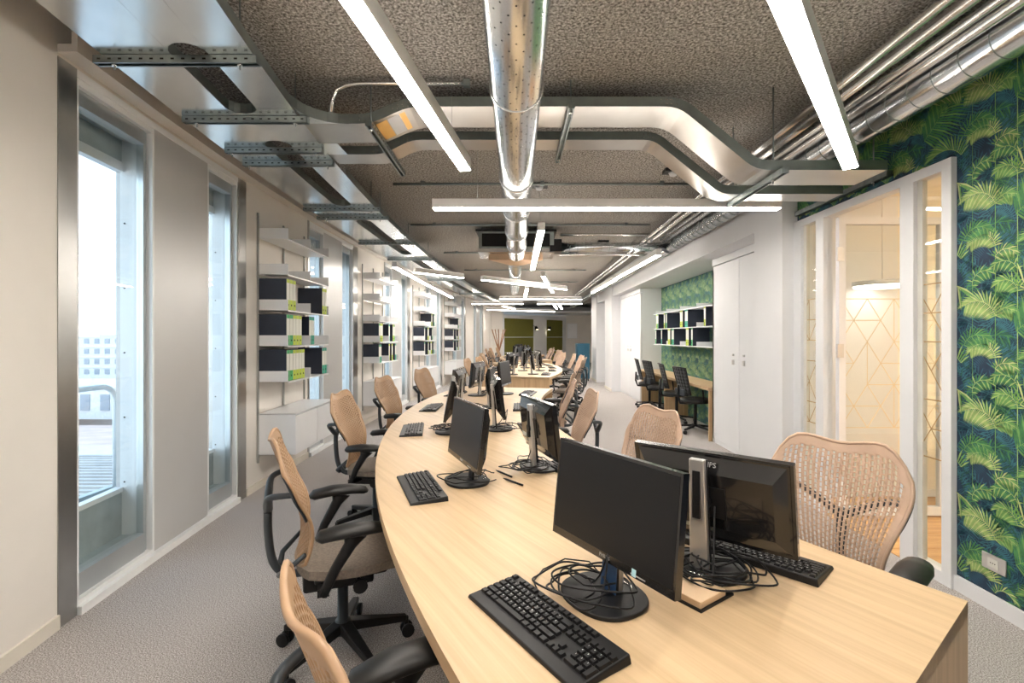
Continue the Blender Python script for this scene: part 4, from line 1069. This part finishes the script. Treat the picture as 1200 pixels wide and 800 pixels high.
chair_tan = make_chair(M['backtan'], 'x'); chair_rose = make_chair(M['backrose'], 'x')
index_kids()
first = {'tan': True, 'rose': True}
def place_chair(kind, x, y, facing, label, group):
    """facing: direction the sitter looks, degrees from +X"""
    src = chair_tan if kind == 'tan' else chair_rose
    rz = math.radians(facing - 90)
    if first[kind]:
        first[kind] = False; src.location = (x, y, 0); src.rotation_euler = (0, 0, rz); src['label'] = label; src['group'] = group; return src
    return duplicate(src, (x, y, 0), rz, label, group)
SIDE = 'office chairs around the curved desks'
CH = [('tan', -.13, .95, 35, 'nearest tan backed office chair, partly cut off below the desk edge'),
      ('tan', -.83, 2.24, 26, 'tan backed office chair beside the nearest shelving unit cabinet'),
      ('tan', -1.13, 3.73, 0, 'third tan backed chair on the window side of the nearest desk'),
      ('tan', -1.22, 5.12, -8, 'fourth tan backed chair on the window side of the nearest desk'),
      ('tan', -1.08, 6.35, -14, 'fifth tan backed chair on the window side of the nearest desk'),
      ('rose', 1.11, 1.84, 180 + 42, 'large beige perforated back chair at the near right desk end'),
      ('rose', .55, 2.80, 180 + 20, 'pale perforated back chair just behind the nearest black monitor pair'),
      ('rose', .28, 3.82, 180 + 4, 'third beige backed chair on the niche side of the nearest desk'),
      ('rose', .22, 4.72, 180 - 3, 'fourth beige backed chair on the niche side of the nearest desk'),
      ('rose', .32, 5.75, 180 - 10, 'fifth beige backed chair on the niche side of the nearest desk')]
for c in CH: place_chair(*c, SIDE)
for R, nm in ((RB, 'second'), (RC, 'third')):
    for i, a in enumerate((14, 7, 0, -7, -14)):
        for out in (True, False):
            r = 8.38 if out else 6.70
            x, y = R.p(r, a)
            # direction to the desk
            q = R.p(7.5, a); f = math.degrees(math.atan2(q[1] - y, q[0] - x)) + [4, -6, 8, -3, 5][i]
            win = (x < R.p(7.5, a)[0])
            place_chair('tan' if win else 'rose', x, y, f, '%s chair from the near end, %s side of the %s curved desk' % (ORD[i], 'window' if win else 'niche', nm), SIDE)

# ------------------------------------------------------------------ monitors
def text_mesh(s, size, ext=.0004):
    cu = bpy.data.curves.new('txt', 'FONT'); cu.body = s; cu.size = size; cu.extrude = ext; cu.align_x = 'CENTER'; cu.align_y = 'CENTER'; cu.resolution_u = 2
    ob = bpy.data.objects.new('txt', cu); COL.objects.link(ob)
    dg = bpy.context.evaluated_depsgraph_get(); me = bpy.data.meshes.new_from_object(ob.evaluated_get(dg))
    bpy.data.objects.remove(ob); bpy.data.curves.remove(cu); return me
MWD, MHT = .485, .292
def make_monitor():
    t = thing('computer_monitor', 'x', 'monitor')
    a = np.linspace(0, 2 * math.pi, 37)[:-1]
    MB().prism([(.122 * math.copysign(abs(math.cos(q)) ** .85, math.cos(q)), .105 * math.copysign(abs(math.sin(q)) ** .85, math.sin(q)) - .005) for q in a], .0, .012, smooth=True).build('base_plate', M['black'], t, bevel=.003)
    c = MB(); c.hexa([(-.028, -.052, .012), (.028, -.052, .012), (.028, -.030, .012), (-.028, -.030, .012), (-.023, -.072, .345), (.023, -.072, .345), (.023, -.052, .345), (-.023, -.052, .345)])
    co = c.build('stand_column', M['silver'], t, bevel=.004)
    MB().box(-.011, .011, -.0735, -.0505, .17, .31).build('column_slot', M['black'], co)
    MB().hexa([(-.03, -.032, .010), (.03, -.032, .010), (.03, -.022, .010), (-.03, -.022, .010), (-.024, -.052, .343), (.024, -.052, .343), (.024, -.045, .343), (-.024, -.045, .343)]).build('column_front', M['black'], co)
    MB().tube([(-.035, -.075, .013), (-.02, -.09, .014), (.02, -.09, .014), (.035, -.075, .013)], .003, 6).build('cable_clip', M['chrome'], co)
    h = thing_part('display', t, (0, -.015, .225)); h.rotation_euler = (math.radians(6), 0, 0)
    hw, hh = MWD / 2, MHT / 2
    hb = MB(); hb.box(-hw, hw, .0, .022, -hh, hh)
    hb.hexa([(-hw + .01, -.004, -hh + .02), (hw - .01, -.004, -hh + .02), (hw - .01, 0, -hh + .02), (-hw + .01, 0, -hh + .02), (-hw + .01, -.004, hh - .005), (hw - .01, -.004, hh - .005), (hw - .01, 0, hh - .005), (-hw + .01, 0, hh - .005)])
    P0 = [(-hw + .012, 0, -hh + .01), (hw - .012, 0, -hh + .01), (hw - .012, 0, hh - .004), (-hw + .012, 0, hh - .004)]
    P1 = [(-hw + .05, -.030, -hh + .06), (hw - .05, -.030, -hh + .06), (hw - .05, -.030, hh - .055), (-hw + .05, -.030, hh - .055)]
    hb.add(P0 + P1, [(0, 1, 5, 4), (1, 2, 6, 5), (2, 3, 7, 6), (3, 0, 4, 7), (4, 5, 6, 7)])
    hb.build('housing', M['housing'], h)
    MB().box(-hw + .008, hw - .008, .022, .0232, -hh + .022, hh - .008).build('screen', M['screen'], h)
    MB().box(-.06, .06, -.034, -.029, -.05, .05).build('mount_plate', M['black'], h)
    MB().box(-.19, -.12, -.0325, -.031, -.075, -.055).build('rating_label', M['paper'], h)
    MB().box(-.13, .02, -.0305, -.030, -.098, -.085).build('port_strip', M['galv_dark'], h)
    MB().box(-.15, -.10, .022, .0228, -hh + .006, -hh + .009).build('button_row', M['silver'], h)
    fm = text_mesh('PHILIPS', .013); fm.materials.append(M['silver'])
    o = bpy.data.objects.new('front_lettering', fm); COL.objects.link(o); o.parent = h; o.location = (0, .0228, -hh + .012); o.rotation_euler = (math.radians(90), 0, math.pi)
    bmm = text_mesh('PHILIPS', .022); bmm.materials.append(M['silver'])
    o = bpy.data.objects.new('back_lettering', bmm); COL.objects.link(o); o.parent = h; o.location = (.0, -.0185, hh - .030); o.rotation_euler = (math.radians(90 - 30), 0, 0)
    MB().tube([(0, -.06, 0), (0, -.03, 0)], .02, 10).build('hinge', M['black'], h)
    return t
mon = make_monitor(); index_kids(); mon_first = True
def place_monitor(x, y, facing, label, dz=0.0, tilt=6, fwd=0.0):
    global mon_first
    rz = math.radians(facing - 90)
    if mon_first:
        mon_first = False; o = mon; o.location = (x, y, DZ); o.rotation_euler = (0, 0, rz); o['label'] = label
    else: o = duplicate(mon, (x, y, DZ), rz, label)
    o['group'] = 'monitors on the curved desks'
    for ch in bpy_children(o):
        if ch.name.startswith('display'): ch.location.z = .225 + dz; ch.location.y = -.015 + fwd; ch.rotation_euler.x = math.radians(tilt)
    return o
def bpy_children(o): return [c for c in NEW_KIDS(o)]
def NEW_KIDS(o): return [c for c in COL.objects if c.parent == o]
MN = [(.215, 1.325, 180 + 32, 'nearest monitor, front screen showing, beside the near black keyboard', .015, 6, -.03),
      (.56, 1.50, 50, 'monitor seen from behind with a silver stand, at the near right', -.018, 12, .055),
      (-.28, 2.38, 180 + 24, 'second monitor on the window side, its dark screen facing left', .015, 7),
      (.095, 2.64, 19, 'second monitor on the niche side, seen from behind', .0, 7),
      (-.55, 3.60, 180 + 8, 'third monitor on the window side, edge-on and tilted', .03, 12),
      (-.18, 3.72, 8, 'third monitor on the niche side, bluish back catching window light', .03, 8),
      (-.64, 4.72, 180 - 4, 'fourth monitor on the window side of the nearest desk', .03, 6),
      (-.30, 4.86, -2, 'fourth monitor on the niche side of the nearest desk', .03, 6),
      (-.56, 5.86, 180 - 12, 'fifth monitor on the window side of the nearest desk', .03, 6),
      (-.22, 6.0, -12, 'fifth monitor on the niche side of the nearest desk', .03, 6)]
for n_, m_ in enumerate(MN):
    o = place_monitor(*m_)
    if n_ == 0:
        d_ = [c for c in NEW_KIDS(o) if c.name.startswith('display')][0]
        st = MB().box(-.118, -.104, .022, .0236, -MHT / 2 + .003, -MHT / 2 + .021).build('sticker', M['sticker'], d_); st['label'] = 'pale blue sticker'
        fl_ = MB().hexa([(-.031, -.0215, .012), (.031, -.0215, .012), (.031, -.0205, .012), (-.031, -.0205, .012), (-.027, -.035, .16), (.027, -.035, .16), (.027, -.034, .16), (-.027, -.034, .16)]).build('protective_film', M['bluefilm'], o); fl_['label'] = 'dark blue film'
# ------------------------------------------------------------------ keyboards
def key_layout():
    rows = []; U = .019; y = .0
    K = []
    def row(y, x0, ws): 
        x = x0
        for w in ws:
            if w > 0: K.append((x + w * U / 2, y, w * U - .003, U - .003))
            x += abs(w) * U
    row(.060, 0, [1, -1, 1, 1, 1, 1, -.5, 1, 1, 1, 1, -.5, 1, 1, 1, 1, -.25, 1, 1, 1])
    row(.036, 0, [1] * 13 + [2] + [-.25, 1, 1, 1, -.25, 1, 1, 1, 1])
    row(.017, 0, [1.5] + [1] * 12 + [1.5] + [-.25, 1, 1, 1, -.25, 1, 1, 1])
    row(-.002, 0, [1.75] + [1] * 11 + [2.25] + [-3.5, 1, 1, 1])
    row(-.021, 0, [2.25] + [1] * 10 + [2.75] + [-1.25, 1, -1.25, 1, 1, 1])
    row(-.040, 0, [1.25, 1.25, 1.25, 6.25, 1.25, 1.25, 1.25, 1.25] + [-.25, 1, 1, 1, -.25, 2, 1])
    K.append((.019 * 22, .0075, .016, .035)); K.append((.019 * 22, -.0305, .016, .035))
    return K
KL = key_layout()
LEG = '\u0020' * 16 + '1234567890-=' 
def make_keyboard(individual, label):
    t = thing('keyboard', label, 'keyboard')
    hw = .222
    b = MB(); b.hexa([(-hw, -.085, 0), (hw, -.085, 0), (hw, .078, 0), (-hw, .078, 0), (-hw + .004, -.083, .010), (hw - .004, -.083, .010), (hw - .004, .076, .022), (-hw + .004, .076, .022)])
    b.build('case', M['black'], t, bevel=.003)
    sl = lambda y: .010 + (y + .083) / .159 * .012
    x0 = -hw + .010
    cache = {}
    if individual:
        for (x, y, w, h) in KL:
            k_ = (round(w, 4), round(h, 4))
            if k_ not in cache:
                m = MB(); m.hexa([(-w / 2, -h / 2, 0), (w / 2, -h / 2, 0), (w / 2, h / 2, 0), (-w / 2, h / 2, 0), (-w / 2 + .002, -h / 2 + .0015, .0065), (w / 2 - .002, -h / 2 + .0015, .0065), (w / 2 - .002, h / 2 - .0025, .0065), (-w / 2 + .002, h / 2 - .0025, .0065)])
                cache[k_] = m.mesh('keycap', M['key'])
            o = bpy.data.objects.new('keycap', cache[k_]); COL.objects.link(o); o.parent = t; o.location = (x0 + x, y, sl(y)); o.rotation_euler = (.075, 0, 0)
        lm = MB()
        chars = {(1, i): c for i, c in enumerate('`1234567890-=')}; 
        rowsY = [.036, .017, -.002, -.021]; strs = ['`1234567890-=', 'QWERTYUIOP[]', "ASDFGHJKL;'", 'ZXCVBNM,./']; offs = [0, 1.5, 1.75, 2.25]
        for yy, st, of in zip(rowsY, strs, offs):
            for i, ch in enumerate(st):
                me = LETTER(ch); cx = x0 + (of + i + .5) * .019 - .003; cy = yy + .0025; cz = sl(yy) + .0068
                o0 = len(lm.v)
                vv = [(v.co.x + cx, v.co.y + cy, v.co.z + cz + (v.co.y) * .075) for v in me.vertices]
                lm.add(vv, [tuple(p.vertices) for p in me.polygons])
        for yy, st in zip((.017, -.002, -.021), ('789', '456', '123')):
            for i, ch in enumerate(st):
                me = LETTER(ch); cx = x0 + (18.5 + i + .5) * .019; cz = sl(yy) + .0068
                lm.add([(v.co.x + cx, v.co.y + yy + .002, v.co.z + cz) for v in me.vertices], [tuple(p.vertices) for p in me.polygons])
        o = lm.build('key_legend', M['legend'], t); o['kind'] = 'stuff'
    else:
        m = MB()
        for (x, y, w, h) in KL:
            z = sl(y); xx = x0 + x
            m.hexa([(xx - w / 2, y - h / 2, z), (xx + w / 2, y - h / 2, z), (xx + w / 2, y + h / 2, z), (xx - w / 2, y + h / 2, z), (xx - w / 2 + .002, y - h / 2 + .0015, z + .0065), (xx + w / 2 - .002, y - h / 2 + .0015, z + .0065), (xx + w / 2 - .002, y + h / 2 - .0025, z + .0065), (xx - w / 2 + .002, y + h / 2 - .0025, z + .0065)])
        o = m.build('key_block', M['key'], t); o['kind'] = 'stuff'
    return t
_lc = {}
def LETTER(c):
    if c not in _lc: _lc[c] = text_mesh(c, .0058, .0001)
    return _lc[c]
kb1 = make_keyboard(True, 'x'); kb2 = make_keyboard(False, 'x'); index_kids()
def put_kb(o, x, y, facing, label, src=None):
    """facing: direction from the user towards the monitor"""
    rz = math.radians(facing - 90)
    if src is not None: o = duplicate(src, (x, y, DZ), rz, label)
    else: o.location = (x, y, DZ); o.rotation_euler = (0, 0, rz); o['label'] = label
    o['group'] = 'keyboards on the curved desks'
put_kb(kb1, .045, 1.19, 35, 'nearest black keyboard lying in front of the nearest monitor')
put_kb(None, .735, 1.585, 180 + 44, 'black keyboard behind the monitor with the silver stand', kb1)
put_kb(kb2, -.475, 2.27, 22, 'second black keyboard on the window side of the nearest desk')
KB = [(-.83, 3.66, 10, 'third black keyboard on the window side of the nearest desk'), (-.90, 4.80, 0, 'fourth black keyboard on the window side of the nearest desk'), (-.82, 5.95, -10, 'fifth black keyboard on the window side of the nearest desk'),
      (.27, 2.50, 200, 'second black keyboard on the niche side of the nearest desk'), (.06, 3.70, 188, 'third black keyboard on the niche side of the nearest desk'), (-.02, 4.82, 180, 'fourth black keyboard on the niche side of the nearest desk'), (.06, 6.0, 170, 'fifth black keyboard on the niche side of the nearest desk')]
for x, y, f, lb in KB: put_kb(None, x, y, f, lb, kb2)
rnd = random.Random(8)
for R, nm in ((RB, 'second'), (RC, 'third')):
    for i, a in enumerate((14, 7, 0, -7, -14)):
        for out in (True, False):
            x, y = R.p(7.73 if out else 7.36, a + rnd.uniform(-1, 1))
            xo, yo = R.p(9.5 if out else 5, a)
            f = math.degrees(math.atan2(yo - y, xo - x)) + rnd.uniform(-14, 14)
            win = xo < x; sd = 'window' if win else 'niche'
            place_monitor(x, y, f, '%s monitor from the near end, %s side of the %s curved desk' % (ORD[i], sd, nm), rnd.uniform(.0, .05), rnd.uniform(3, 10))
            kx, ky = R.p(7.97 if out else 7.08, a + rnd.uniform(-.6, .6))
            put_kb(None, kx, ky, f + 180 + rnd.uniform(-6, 6), '%s keyboard from the near end, %s side of the %s curved desk' % (ORD[i], sd, nm), kb2)

# ------------------------------------------------------------------ cables, notebook, pens
def cable_tangle(x, y, label, seed, n=5, R=.13, up=None, r=.0028):
    rr = random.Random(seed); t = thing('cable_bundle', label, 'cables', (x, y, DZ))
    for k in range(n):
        pts = []; ph = rr.uniform(0, 6.28); a1 = rr.uniform(.5, 1.0) * R; a2 = rr.uniform(.35, .9) * R; tilt = rr.uniform(0, 3.14)
        cxk, cyk = rr.uniform(-.04, .04), rr.uniform(-.04, .04); turns = rr.uniform(.8, 1.9); m_ = int(44 * turns)
        for i in range(m_):
            q = ph + 2 * math.pi * i / 44
            px, py = a1 * math.cos(q) * (1 + .15 * math.sin(3 * q)), a2 * math.sin(q)
            pts.append((cxk + px * math.cos(tilt) - py * math.sin(tilt), cyk + px * math.sin(tilt) + py * math.cos(tilt), .018 + .012 * abs(math.sin(1.5 * q + k)) + .004 * k))
        if up and k < 2:
            pts = pts + [tuple(Vector(pts[-1]).lerp(Vector(up), f) + Vector((0, 0, -.02 * math.sin(math.pi * f)))) for f in (.25, .5, .75, 1)]
        MB().tube(pts, r, 6).build('cable', M['black'], t)
    return t
cable_tangle(.17, 1.34, 'loose black cables over the base of the nearest monitor', 4, 6, .115, (.06, -.02, .12))
cable_tangle(.575, 1.42, 'thick tangle of black cables at the silver monitor stand', 11, 9, .12, (.0, .04, .20))
cable_tangle(-.25, 2.36, 'black cables behind the second window side monitor', 5, 3, .13)
cable_tangle(.04, 2.56, 'looped black cables around the second niche side monitor base', 7, 7, .14, (.02, .05, .18))
cable_tangle(-.58, 3.62, 'coiled black cables under the third window side monitor', 9, 6, .12)
cable_tangle(-.12, 3.70, 'black cables by the third niche side monitor', 13, 4, .13, (0, .04, .15))
cable_tangle(-.5, 4.75, 'black cables between the fourth pair of monitors', 17, 5, .16)
cable_tangle(-.4, 5.95, 'black cables between the fifth pair of monitors', 19, 5, .16)
# stray leads from the nearest keyboard
ld = thing('keyboard_lead', 'thin black lead curling from the near keyboard to the monitor base', 'cable', (0, 1.35, DZ))
MB().tube([(.04, -.02, .016), (.03, .05, .006), (.06, .12, .006), (.13, .16, .02), (.20, .12, .03), (.24, .02, .016)], .0022, 6).build('cable', M['black'], ld)
nbk = thing('notebook', 'beige paper block on a black notebook under the silver stand cables', 'notebook', (.485, 1.335, DZ), math.radians(36))
MB().box(-.075, .075, -.055, .055, 0, .006).build('black_cover', M['black'], nbk)
MB().box(-.07, .045, -.05, .05, .006, .024).build('paper_block', M['book'], nbk, bevel=.002)
for i, (x, y, a, lb) in enumerate(((-.05, 2.36, -50, 'black pen lying between the second pair of monitors'), (-.10, 2.50, -55, 'second black pen lying beside the silver monitor foot'))):
    t = thing('pen', lb, 'pen', (x, y, DZ + .006), math.radians(a)); MB().tube([(-.075, 0, 0), (-.05, 0, 0), (.075, 0, 0)], [.002, .005, .005], 8).build('barrel', M['black'], t); MB().tube([(.03, .006, .001), (.074, .006, .001)], .0012, 5).build('clip', M['silver'], t)
